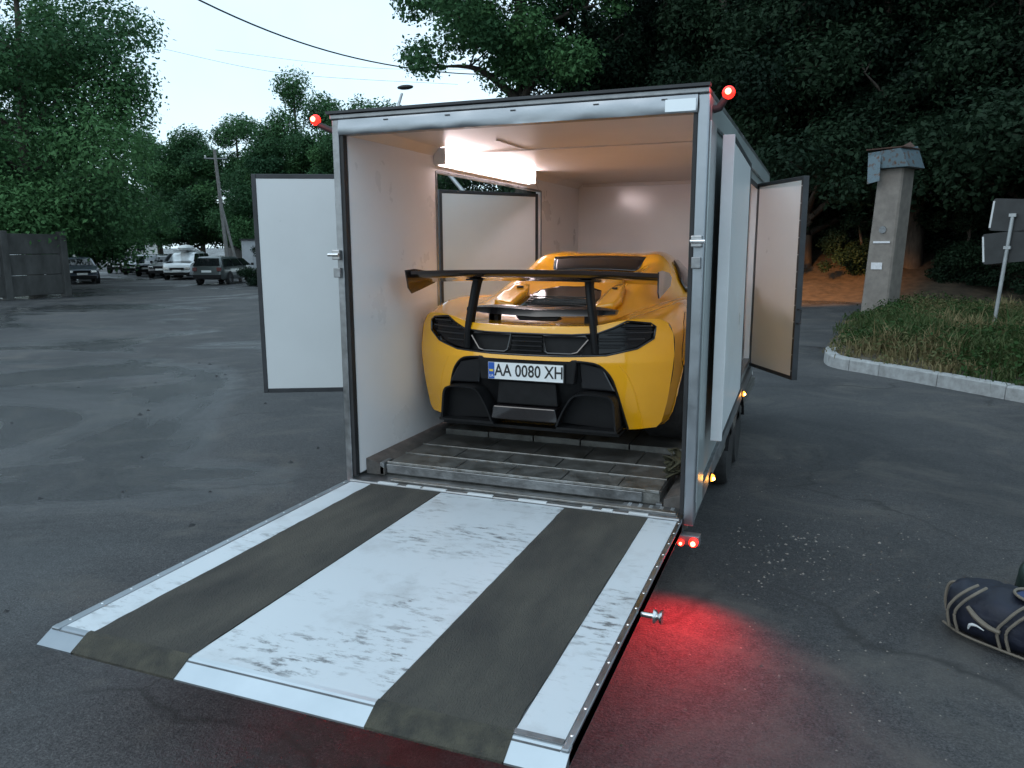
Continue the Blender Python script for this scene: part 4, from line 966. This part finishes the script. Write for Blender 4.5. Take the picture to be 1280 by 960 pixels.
for z, a, b in ((1.95, -.20, .22), (1.30, -.18, .10)):
    lx = tap(z)[1]; MB().box((lx+a, -.352, z), (lx+b, -.345 + .003, z+(.05 if z > 1.5 else .17))).build('pasted_notice', M['paper'], sh)
MB().lathe([(0, -.01), (.09, -.01), (.09, .01), (0, .01)], (.10, -.342, 2.28), 'y', 14).build('spray_mark', M['chassis'], sh)

SG = localthing('road_sign', 'two grey sign plates on a leaning pole, seen from behind', 'road sign', (6.12, 13.75, .1), R(-22))
def ln(z): return .16*z/2.75
MB().tube([(0, 0, 0), (ln(2.45), 0, 2.45)], .036, 12).build('sign_pole', M['galv'], SG, smooth=True)
def splate(cx, cz, w_, h_, tilt, y, nm='sign_plate'):
    c, s = math.cos(tilt), math.sin(tilt); P = lambda u, v: (cx+u*c-v*s, cz+u*s+v*c)
    r_ = .05; ol = []
    for (sx_, sz_) in ((1, 1), (-1, 1), (-1, -1), (1, -1)):
        a0_ = {(1, 1): 0, (-1, 1): 90, (-1, -1): 180, (1, -1): 270}[(sx_, sz_)]
        for a in (0, 30, 60, 90): ol.append(P(sx_*(w_/2-r_)+r_*math.cos(R(a0_+a)), sz_*(h_/2-r_)+r_*math.sin(R(a0_+a))))
    o = MB().prism(ol, 1, y, y+.012).build(nm, M['sign_back'], SG)
    MB().add([(*[P(-w_/2-.004, -h_/2+.05)[0], y-.002, P(-w_/2-.004, -h_/2+.05)[1]],), (P(-w_/2-.004, h_/2-.05)[0], y-.002, P(-w_/2-.004, h_/2-.05)[1]), (P(-w_/2+.03, h_/2-.05)[0], y-.002, P(-w_/2+.03, h_/2-.05)[1]), (P(-w_/2+.03, -h_/2+.05)[0], y-.002, P(-w_/2+.03, -h_/2+.05)[1])], [(0, 1, 2, 3)]).build('folded_edge', M['sign_edge'], o)
    return o
splate(.13, 2.42, .74, .62, R(-4), .045); splate(.04, 1.80, .74, .60, R(6), .045)
for z in (2.42, 1.80): MB().box((ln(z)-.06, -.045, z-.03), (ln(z)+.06, .044, z+.03)).build('pole_clamp', M['galv'], SG)

# ==================================================================== STREET LEFT: FENCE, WALL, POLE, LAMP, CARS
FW = thing('concrete_fence', 'dark stained concrete panel fence under the big tree at left', 'fence', (-29, 20, 0))
pa, pb = np.array([-25.9, 19.0]), np.array([-25.2, 6.0]); n = 5
for k in range(n):
    a = pa+(pb-pa)*k/n; b = pa+(pb-pa)*(k+1)/n; d = (b-a)/np.linalg.norm(b-a); nn_ = np.array([-d[1], d[0]])
    a2, b2v = a+d*.12, b-d*.05; th = .12
    for r_ in range(3):
        z0, z1 = .12+r_*.80, .12+(r_+1)*.80-.02
        q = [(*a2, z0), (*b2v, z0), (*(b2v-nn_*th), z0), (*(a2-nn_*th), z0), (*a2, z1), (*b2v, z1), (*(b2v-nn_*th), z1), (*(a2-nn_*th), z1)]
        MB().add(q, [(0,3,2,1),(4,5,6,7),(0,1,5,4),(1,2,6,5),(2,3,7,6),(3,0,4,7)]).build('fence_panel', M['fence_concrete'], FW, bevel=.02)
for k in range(n+1):
    a = pa+(pb-pa)*k/n; MB().box((a[0]-.14, a[1]-.14, 0), (a[0]+.14, a[1]+.14, 2.6)).build('fence_post', M['fence_concrete'], FW, bevel=.02)
WL = thing('retaining_wall', 'low grey concrete wall behind the parked cars', 'wall', (-33, 42, 0))
wa, wb = np.array([-29.6, 37.6]), np.array([-50, 56])
for k in range(8):
    a = wa+(wb-wa)*k/8; b = wa+(wb-wa)*(k+1)/8-(wb-wa)/8*.01; d = (b-a)/np.linalg.norm(b-a); nn_ = np.array([d[1], -d[0]])*.25; h_ = 2.95-.08*k
    q = [(*a, 0), (*b, 0), (*(b+nn_), 0), (*(a+nn_), 0), (*a, h_), (*b, h_-.05), (*(b+nn_), h_-.05), (*(a+nn_), h_)]
    MB().add(q, [(0,3,2,1),(4,5,6,7),(0,1,5,4),(1,2,6,5),(2,3,7,6),(3,0,4,7)]).build('wall_panel', M['far_wall'], WL, bevel=.02)
KS = localthing('metal_shed', 'small pale metal shed at the end of the grey wall', 'shed', (-29.2, 35.3, 0), R(40))
MB().box((-1.1, -1.0, .05), (1.1, 1.0, 2.35)).build('shed_wall', pm('pale_sheet_metal', (.55, .57, .60), .5, var=.06, scale=3, bump=.1), KS, bevel=.02)
MB().box((-1.2, -1.1, 2.352), (1.2, 1.1, 2.44)).build('shed_roof', M['sign_back'], KS)
MB().box((-.5, -1.03, .1), (.4, -1.002, 2.1)).build('shed_door', pm('shed_door_paint', (.45, .47, .50), .5, var=.06), KS)
UP = thing('utility_pole', 'leaning twin leg concrete utility pole rising behind the parked cars', 'pole', (-29.0, 32.2, 0))
MB().tube([(-29.0, 32.2, 0), (-29.5, 32.2, 7.4)], [.13, .085], 10).build('pole_leg', M['pole_conc'], UP, smooth=True)
MB().tube([(-28.45, 32.45, 0), (-29.3, 32.22, 4.4)], [.10, .07], 10).build('pole_brace', M['pole_conc'], UP, smooth=True)
MB().tube([(-30.0, 31.9, 6.9), (-28.9, 32.5, 6.9)], .05, 6).build('cross_arm', M['chassis'], UP)
for t in (0, .5, 1): MB().lathe([(.03, 0), (.06, .03), (.03, .08), (.06, .10), (0, .16)], (-29.95+1.0*t, 31.93+.55*t, 6.94), 'z', 8).build('insulator', M['white_plastic'], UP)
SL = thing('street_lamp', 'curved arm street lamp rising behind the trailer roof', 'street lamp', (-13.3, 23.4, 0))
MB().tube([(-13.3, 23.4, 0), (-13.3, 23.4, 6.6), (-13.27, 23.42, 7.25), (-13.1, 23.5, 7.65), (-12.75, 23.65, 7.92)], [.09, .07, .06, .055, .05], 10).build('lamp_post', M['galv'], SL, smooth=True)
MB().ball((-12.52, 23.75, 8.03), (.36, .16, .09), 12, 6).build('lamp_head', M['sign_back'], SL, smooth=True)
SL.children[-1].data.transform(Matrix.Translation((-12.52+13.3, 23.75-23.4, 8.03)) @ Matrix.Rotation(R(-42), 4, 'Y') @ Matrix.Translation((12.52-13.3, -23.75+23.4, -8.03)))
WR_ = [('overhead cable sagging from upper left towards the overhanging trees', [(-19.2, 13.6, 12.2), (-16.4, 17.1, 9.85), (-15.8, 25, 9.7), (-14.4, 34.4, 10.7), (-13, 42, 12.5)], .028),
       ('thin upper cable crossing the pale sky at left', [(-34, 38, 14.4), (-24, 40, 12.9), (-14, 41, 12.2)], .008),
       ('thin lower cable leaving the big tree at left', [(-30.5, 30, 12.4), (-25, 33, 11.3), (-16, 36, 10.6)], .008)]
for lb_, pts, r_ in WR_: tag(MB().tube(bez(pts, 40), r_, 6).build('overhead_cable', M['black_seal'], smooth=True), lb_, 'cable')

def parked_car(label, loc, rz, paint, kind, group=None):
    """own coordinates: x forward, y left; origin on the ground at the middle"""
    c = localthing('parked_car', label, 'car', loc, rz, group)
    if kind == 'wagon': L_, hw, sil = 4.6, .86, [(-2.3, .42), (-2.28, .75), (-2.22, .95), (-1.95, 1.42), (-1.75, 1.47), (.1, 1.46), (.40, 1.40), (1.05, .98), (2.0, .86), (2.25, .70), (2.3, .42)]; belt = .94
    elif kind == 'suv': L_, hw, sil = 4.6, .92, [(-2.25, .45), (-2.28, .85), (-2.15, 1.12), (-1.85, 1.62), (-1.5, 1.69), (.0, 1.68), (.45, 1.60), (1.15, 1.12), (2.05, 1.0), (2.27, .80), (2.28, .45)]; belt = 1.08
    else: L_, hw, sil = 4.4, .85, [(-2.2, .40), (-2.18, .80), (-2.0, .98), (-1.5, 1.02), (-.85, 1.40), (-.5, 1.44), (.2, 1.43), (.5, 1.36), (1.1, .96), (1.95, .82), (2.17, .65), (2.2, .40)]; belt = .95
    xs_ = np.array([p[0] for p in sil]); zs_ = np.array([p[1] for p in sil]); n = 44
    # loft: at each x a section from the sill to the roof line
    X = np.linspace(xs_[0]+.001, xs_[-1]-.001, n); X = np.concatenate([[xs_[0]], X, [xs_[-1]]]); m = MB()
    tmono = np.maximum.accumulate(xs_+np.arange(len(xs_))*1e-6)
    for x in X:
        zt = float(np.interp(x, tmono, zs_)); e = abs(x)/(L_/2); pw = hw*(1-.10*max(0, e-.55)/.45-.10*max(0, e-.9)/.1); zb_ = .26+.08*max(0, e-.8)/.2
        zs2 = min(belt, zt-.02); rw_ = pw*.97 if zt < belt+.06 else pw*(.97-.20*min(1, (zt-belt)/.5))
        sec = [(0, zb_), (pw*.92, zb_), (pw, zb_+.14), (pw*1.01, (zb_+zs2)/2+.05), (pw*.975, zs2), (rw_*.985, zt-.06 if zt-.06 > zs2 else zs2+.01), (rw_*.9, zt-.01), (0, zt+.015)]
        for y, z in sec: m.v.append((x, y, z))
        for y, z in sec: m.v.append((x, -y, z))
    k = 8; nx_ = len(X)
    for i in range(nx_-1):
        for s_ in (0, k):
            for j in range(k-1): m.f.append((i*2*k+s_+j, (i+1)*2*k+s_+j, (i+1)*2*k+s_+j+1, i*2*k+s_+j+1)); m.m.append(0)
    for i in (0, nx_-1): m.f.append(tuple(i*2*k+j for j in range(k))+tuple(i*2*k+k+j for j in range(k-1, -1, -1))); m.m.append(0)
    b = m.build('body', paint, c, smooth=38); weld(b, .002)
    # glass: side windows, front and rear screens lie 8 mm proud of the body
    top = sil[[p[1] for p in sil].index(max(p[1] for p in sil))]
    hi = [p for p in sil if p[1] > belt+.02]
    ws_a, ws_b = hi[-1], sil[sil.index(hi[-1])+1]
    fr = [p for p in sil if p[0] > 0]
    def screen(p, q, nm, s_):
        dx, dz = q[0]-p[0], q[1]-p[1]; L2 = math.hypot(dx, dz); nx2, nz2 = -dz/L2*s_, dx/L2*s_
        if nz2 < 0: nx2, nz2 = -nx2, -nz2
        A = (p[0]+dx*.10+nx2*.02, p[1]+dz*.10+nz2*.02); B = (p[0]+dx*.92+nx2*.02, p[1]+dz*.92+nz2*.02)
        MB().add([(A[0], -hw*.66, A[1]), (A[0], hw*.66, A[1]), (B[0], hw*.80, B[1]), (B[0], -hw*.80, B[1])], [(0, 1, 2, 3)]).build(nm, M['glass_dark'], c)
    i1 = sil.index(hi[-1]); i0 = sil.index(hi[0])
    screen(sil[i1], sil[i1+1], 'windscreen', 1); screen(sil[i0], sil[i0-1], 'rear_screen', -1)
    xa, xb_ = sil[i0-1][0], sil[i1+1][0]; xt0, xt1 = hi[0][0], hi[-1][0]; zt = top[1]
    for s_ in (-1, 1):
        cuts = np.linspace(0, 1, 4)
        for u in range(3):
            g = lambda t, lo: (xa+.16+(xb_-xa-.36)*t) if lo else (xt0+.10+(xt1-xt0-.2)*t)
            q0, q1 = cuts[u]+.012, cuts[u+1]-.012; zl, zh = belt+.02, zt-.12
            MB().add([(g(q0, 1), s_*hw*.985, zl), (g(q1, 1), s_*hw*.985, zl), (g(q1, 0), s_*hw*.835, zh), (g(q0, 0), s_*hw*.835, zh)], [(0, 1, 2, 3)]).build('side_window', M['glass_dark'], c)
        MB().box((xb_-.30, min(s_*hw*.99, s_*hw*1.16), belt), (xb_-.20, max(s_*hw*.99, s_*hw*1.16), belt+.14)).build('door_mirror', M['black_plastic'], c, bevel=.02)
        for xw in (-L_*.29, L_*.305):
            t = MB().lathe([(.20, -.10), (.30, -.11), (.325, -.08), (.325, .08), (.30, .11), (.20, .10)], (xw, s_*(hw-.08), .325), 'y', 24).build('wheel', M['rubber'], c, smooth=50)
            MB().lathe([(.20, s_*.10), (.12, s_*.07), (0, s_*.08)], (xw, s_*(hw-.08), .325), 'y', 16).build('rim', M['rim'], t, smooth=50)
            MB().lathe([(.37, s_*.0), (.37, s_*.012), (0, s_*.012)], (xw, s_*(hw+.002), .33), 'y', 24).build('wheel_arch', M['black_plastic'], b)
        MB().box((L_/2-.12, min(s_*hw*.50, s_*hw*.84), .62), (L_/2-.015, max(s_*hw*.50, s_*hw*.84), .76)).build('headlight', M['steel'], c, bevel=.02)
        MB().box((-L_/2-.005, min(s_*hw*.62, s_*hw*.88), .72), (-L_/2+.12, max(s_*hw*.62, s_*hw*.88), .92)).build('tail_light', M['red_reflector'], c, bevel=.02)
    MB().box((L_/2-.10, -hw*.46, .60), (L_/2+.005, hw*.46, .74)).build('front_grille', M['grille'], c, bevel=.02)
    MB().box((L_/2-.06, -hw*.80, .30), (L_/2+.02, hw*.80, .46)).build('front_bumper', M['black_plastic'], c, bevel=.02)
    MB().box((-L_/2-.02, -hw*.86, .34), (-L_/2+.08, hw*.86, .54)).build('rear_bumper', M['black_plastic'], c, bevel=.02)
    for x, d in ((L_/2+.022, 1), (-L_/2-.03, -1)): MB().box((x-.005, -.26, .50 if d > 0 else .66), (x+.008, .26, .61 if d > 0 else .77)).build('number_plate', M['plate_white'], c)
    return c
def paint(nm, c): return pm(nm, c, .3, .3, var=.03, coat=.8)
P_grey = paint('grey_green_paint', (.10, .115, .115)); P_white = paint('white_paint', (.66, .70, .72)); P_dark = paint('dark_blue_paint', (.03, .04, .055)); P_blk = paint('black_paint', (.018, .02, .022)); P_sil = paint('silver_paint', (.30, .32, .34))
parked_car('grey green estate car parked nearest the shed with its tail to us', (-27.6, 30.2, 0), R(109), P_grey, 'wagon')
parked_car('white off-roader with a white roof box in the parked row', (-34.4, 34.6, 0), R(-62), P_white, 'suv')
rb = localthing('roof_box', 'white roof box on top of the white off-roader', 'roof box', (-34.4, 34.6, 1.74), R(-62))
m = MB().ball((0, 0, .17), (1.05, .42, .20), 20, 8); m.build('box_shell', M['white_plastic'], rb, smooth=True)
for x in (-.5, .5): MB().box((x-.03, -.62, -.03), (x+.03, .62, .01)).build('roof_bar', M['black_plastic'], rb)
gp = None
parked_car('dark car beside the white off-roader in the parked row', (-37.6, 36.4, 0), R(-62), P_blk, 'sedan')
parked_car('second dark car from the white off-roader', (-40.8, 38.4, 0), R(-62), P_dark, 'wagon')
parked_car('silver grey car near the far end of the parked row', (-44.2, 40.4, 0), R(-62), P_sil, 'sedan')
parked_car('dark car at the far end of the parked row', (-48.0, 42.4, 0), R(-62), P_blk, 'sedan')
parked_car('dark blue saloon standing by the end of the fence', (-35.9, 28.0, 0), R(-36), paint('slate_blue_paint', (.085, .105, .14)), 'sedan')
parked_car('white car half hidden behind the dark blue saloon', (-40.6, 30.4, 0), R(-36), P_white, 'wagon')
FB = localthing('far_house', 'small pale house at the end of the street', 'house', (-86, 76, 0), R(45))
MB().box((-5, -4, 0), (5, 4, 4.2)).build('house_wall', pm('pale_render', (.62, .62, .60), .8, var=.05), FB)
MB().prism([(-4.4, 4.21), (4.4, 4.21), (0, 6.6)], 0, -5.3, 5.3).build('house_roof', M['far_wall'], FB)
for x in (-3, 0, 3):
    wn = MB().box((x-.6, -4.05, 1.4), (x+.6, -3.99, 2.9)).build('window', M['white_plastic'], FB); MB().box((x-.5, -4.07, 1.5), (x+.5, -4.052, 2.8)).build('pane', M['glass_dark'], wn)

# ==================================================================== TREES
def tree_proto(name, label, h, cr, trunk_h, nleaf, leaf, kind='broad', mat='leaf', nlimb=9, seed=1, low=None):
    r = random.Random(seed)
    o = localthing(name, label, 'tree', (0, 0, 0))
    m = MB(); tr = .022*h+.05; bend = [(r.uniform(-.4, .4), r.uniform(-.4, .4)) for _ in range(3)]
    tp_ = [(0, 0, -.4), (bend[0][0]*.3, bend[0][1]*.3, trunk_h*.5), (bend[1][0]*.6, bend[1][1]*.6, trunk_h), (bend[2][0], bend[2][1], trunk_h+(h-trunk_h)*.55), (bend[2][0]*1.2, bend[2][1]*1.2, h*.93)]
    q = bez(tp_, 16); m.tube([tuple(p) for p in q], [tr*(1-.9*(i/15)**.9)+.02 for i in range(16)], 8)
    cs, rs, ts = [], [], []
    zlow = low if low is not None else trunk_h*.8
    for k in range(nlimb):
        f = (k+.5)/nlimb; z0 = trunk_h*.75+(h*.80-trunk_h*.75)*f*.9; base = q[min(15, int(15*min(1, z0/(h*.93))))]
        az = k*2.4+r.uniform(-.5, .5)
        if kind == 'poplar': reach = cr*r.uniform(.6, 1); rise = h*.16
        else: reach = cr*(1-.45*f)*r.uniform(.75, 1.1); rise = (h-z0)*r.uniform(.25, .6)*(.35+f)
        end = (base[0]+reach*math.cos(az), base[1]+reach*math.sin(az), max(zlow, base[2]+rise-(1-f)*h*.08))
        mid = tuple((base[i]+end[i])/2+r.uniform(-.3, .3)+(.35 if i == 2 else 0) for i in range(3))
        lb_ = bez([tuple(base), mid, end], 9); m.tube([tuple(p) for p in lb_], [tr*.45*(1-i/8*.85)*(1-.4*f) for i in range(9)], 6)
        for u in (.45, .72, 1.0):
            p = lb_[int(8*u)]
            for w_ in range(2 if kind != 'poplar' else 1):
                cl = (p[0]+r.gauss(0, .16*cr), p[1]+r.gauss(0, .16*cr), max(zlow, p[2]+r.gauss(.1, .07*h)*.6)); cs.append(cl); rs.append(cr*r.uniform(.12, .26)*(1.1 if u == 1 else 1)*(2.6 if kind == 'poplar' else 1)); ts.append(r.uniform(0, .85))
                m.tube([tuple(p), cl], [tr*.10, tr*.03], 4)
    for k in range(5): cs.append((bend[2][0]+r.gauss(0, cr*.18), bend[2][1]+r.gauss(0, cr*.18), h*r.uniform(.86, .99))); rs.append(cr*r.uniform(.16, .28)*(1.9 if kind == 'poplar' else 1)); ts.append(r.uniform(.2, .7))
    m.build('trunk', M['bark'], o, smooth=60)
    V, ti = leaves(cs, rs, nleaf, leaf, ts)
    V[:, :, 2] = np.maximum(V[:, :, 2], .05)
    quadmesh('crown', V, ti, M[mat], 4, o)
    return o
protos = {}
placed = []
def put(kind, x, y, z=0, s=1.0, rz=None, label=None, group=None, sz=None, name=None):
    mk, used = protos[kind]
    o = mk if not used else copy_tree(mk)
    protos[kind] = (mk, True)
    o.location = (x, y, z); o.rotation_euler = (0, 0, random.uniform(0, 6.28) if rz is None else rz); o.scale = (s, s, sz or s)
    if label: o['label'] = label
    if group: o['group'] = group
    elif 'group' in o: del o['group']
    return o
protos['big'] = (tree_proto('broadleaf_tree', 'big spreading tree over the concrete fence at far left', 15, 6.6, 4.2, 95000, .175, seed=3, nlimb=17, low=3.2), False)
protos['mid'] = (tree_proto('broadleaf_tree', 'x', 11, 4.6, 3.4, 60000, .19, seed=5, nlimb=12, low=2.9), False)
protos['mid2'] = (tree_proto('broadleaf_tree', 'x', 12, 4.2, 3.6, 60000, .19, seed=8, nlimb=12, low=3.0), False)
protos['poplar'] = (tree_proto('poplar_tree', 'x', 15, 2.5, 2.5, 45000, .20, 'poplar', seed=6, nlimb=16, low=2), False)
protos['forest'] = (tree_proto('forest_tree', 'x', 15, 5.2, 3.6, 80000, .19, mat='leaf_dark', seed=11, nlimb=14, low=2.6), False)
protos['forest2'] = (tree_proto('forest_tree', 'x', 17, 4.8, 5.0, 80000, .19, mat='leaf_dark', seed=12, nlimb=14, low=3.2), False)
protos['near'] = (tree_proto('broadleaf_tree', 'x', 12, 4.8, 4.6, 70000, .15, seed=14, nlimb=13, low=4.6), False)
protos['tall'] = (tree_proto('forest_tree', 'x', 20, 4.9, 10.5, 70000, .19, seed=33, nlimb=14, low=9.6), False)
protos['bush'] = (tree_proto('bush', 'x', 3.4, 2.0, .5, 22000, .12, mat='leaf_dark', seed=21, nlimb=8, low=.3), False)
for k in ('bush',): protos[k][0]['category'] = 'bush'

put('big', -30.2, 21.0, 0, 1.05, 2.6, 'big spreading tree over the concrete fence at far left')
put('big', -47.0, 30.0, .3, .95, 4.2, 'tree overhanging the street behind the dark blue saloon')
put('mid', -46.5, 47.5, 0, 1.0, 1.0, 'dense tree left of the utility pole above the parked row')
put('mid2', -41.5, 49.0, 0, 1.0, .3, 'tree behind the wall, left of the utility pole')
put('mid', -35.5, 46.0, 0, .95, 2.8, 'tree behind the wall, right of the utility pole')
put('mid2', -28.5, 44.0, 0, .85, 4.0, 'tree behind the pale metal shed')
put('mid', -21.5, 42.5, 0, .85, 5.1, 'tree behind the rear left side door')
put('mid2', -56, 54, 0, 1.0, 1.9, 'tree beyond the far end of the parked row')
put('mid2', -62, 66, 0, 1.1, 3.1, 'far tree at the end of the street, beside the pale house')
put('mid', -82, 62, 0, 1.1, 3.7, 'far tree on the left side of the street')
put('mid', -96, 84, 0, 1.3, .7, 'far tree rising beyond the pale house')
put('poplar', -35.0, 47.8, 0, .97, 0, 'slim poplar rising beside the trailer top left corner')
put('poplar', -41.5, 33.0, 0, 1.10, 1, 'tall poplar rising behind the big tree at far left')
put('mid2', -31.5, 38.5+9, 0, 1.05, 1.1, 'broad tree filling the gap behind the pole and the open left door')
put('mid', -24.5, 41, 0, .95, .4, 'tree right of the poplar, above the open left door')
put('mid2', -12, 48, 0, .75, 2.0, 'tree seen through the left door opening of the trailer')
# forest on the bank
def fz(x, y): return hill(x, y)-.1
edge = [(-8.5, 33.5, 'forest2', 1.02), (-5.0, 37, 'forest', 1.05), (-1.5, 33.0, 'forest2', 1.0), (2.2, 31.0, 'forest', 1.0), (6.2, 30.0, 'forest2', .95), (10.0, 28.0, 'forest', 1.0), (13.5, 25.5, 'forest2', .95), (17.0, 22.0, 'forest', 1.0),
        (-6.5, 43, 'forest2', 1.1), (-2.5, 41, 'forest', 1.1), (1.5, 39, 'forest2', 1.1), (5.0, 37, 'forest', 1.1), (9.0, 36, 'forest2', 1.05), (13.0, 34, 'forest', 1.1), (17.0, 31, 'forest2', 1.1), (21.0, 28, 'forest', 1.1),
        (0.0, 48, 'forest', 1.15), (6.0, 46, 'forest2', 1.15), (12.0, 44, 'forest', 1.15), (18.0, 40, 'forest2', 1.15), (24, 36, 'forest', 1.15)]
spots_l = {0: 'outermost dark tree of the wood, next to the tall slender tree', 1: 'dark tree of the wood above the middle of the trailer roof', 2: 'dark front tree above the right trailer roof corner',
           3: 'dark front tree on the bank behind the open right side door', 4: 'dark front tree on the bank close behind the concrete pillar', 5: 'dark front tree between the concrete pillar and the road sign',
           6: 'dark front tree of the wood right behind the road sign', 7: 'dark front tree of the wood right of the road sign'}
for i, (x, y, k, s) in enumerate(edge):
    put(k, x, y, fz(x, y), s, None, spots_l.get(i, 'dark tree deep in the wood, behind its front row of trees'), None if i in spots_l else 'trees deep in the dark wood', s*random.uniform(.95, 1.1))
put('near', 11.6, 11.5, .1, .95, 1.2, 'nearest tree at the right edge, leaves hanging into view')
put('tall', -10.2, 30.6, 0, 1.0, 3.6, 'tall slender tree with a bare stem above the trailer roof')
for i, (x, y, s) in enumerate([(-6, 31.5, .9), (-2.5, 30, .8), (.8, 30.0, .75), (4.5, 29.5, .8), (7.6, 27.8, .85), (10.5, 26.0, .8), (13.2, 23.8, .85), (15.8, 21.0, .9), (2.6, 33.5, 1.1), (6.5, 32.0, 1.1), (10.5, 30.0, 1.2), (14.5, 27.0, 1.2), (-1.0, 35, 1.2), (18.0, 24, 1.2)]):
    bl = ['bush under the trees, hidden low behind the trailer front', 'bush under the trees left of the open right side door', 'bush on the bank just behind the open right side door', 'bush on the lit bank between side door and pillar',
          'bush under the trees close behind the concrete pillar', 'bush under the trees right of the concrete pillar', 'bush under the trees left of the road sign', 'bush under the trees behind the road sign']
    k_ = [p[:2] for p in ((-6, 31.5), (-2.5, 30), (.8, 30.0), (4.5, 29.5), (7.6, 27.8), (10.5, 26.0), (13.2, 23.8), (15.8, 21.0))]
    q_ = k_.index((x, y)) if (x, y) in k_ else None
    put('bush', x, y, fz(x, y), s, None, bl[q_] if q_ is not None else 'dark bush in the second row under the trees on the bank', None if q_ is not None else 'second row of bushes under the trees')
put('bush', -24.3, 29.2, 0, .55, None, 'low green bush in front of the pale metal shed')

# warm street light falling on the bank from beyond the trailer
lt = spot('sodium_street_light', (-1.2, 17.0, 4.6), (3.3, 8.6, -4.2), 21000, (1, .40, .09), R(34), 1, .2)

# ==================================================================== GRIT
def stones(n, fn, smin, smax, name, mat):
    V = []; F = []
    for _ in range(n):
        x, y = fn(); s = rng.uniform(smin, smax); a = rng.uniform(0, 6.28); b = len(V)
        for k in range(5):
            t = a+k*1.2566; rr = s*rng.uniform(.6, 1.1); V.append((x+rr*math.cos(t), y+rr*math.sin(t), .0))
        V.append((x+rng.normal(0, .2)*s, y+rng.normal(0, .2)*s, s*rng.uniform(.4, .9)))
        F += [(b+k, b+(k+1) % 5, b+5) for k in range(5)]
    m = MB(); m.v = V; m.f = F; m.m = [0]*len(F); return tag(m.build(name, mat), kind='stuff')
def sp1():
    while True:
        x, y = rng.normal(3.0, .75), rng.normal(.4, 1.2)
        if x > 2.3: return x, y
stones(350, sp1, .002, .008, 'grit', M['concrete'])
stones(500, lambda: (rng.uniform(-9, 6), rng.uniform(-3, 12)), .002, .008, 'loose_gravel', M['soil'])
stones(240, lambda: (rng.normal(2.85, .42), rng.normal(1.0, .6)), .003, .015, 'crumbled_asphalt', M['fence_concrete'])
stones(60, lambda: (rng.normal(2.75, .25), rng.normal(.95, .35)), .004, .014, 'pale_rubble', M['concrete'])
stones(70, lambda: (rng.uniform(-8, .0), rng.uniform(-1.5, 9)), .015, .04, 'dry_leaf_debris', M['black_seal'])
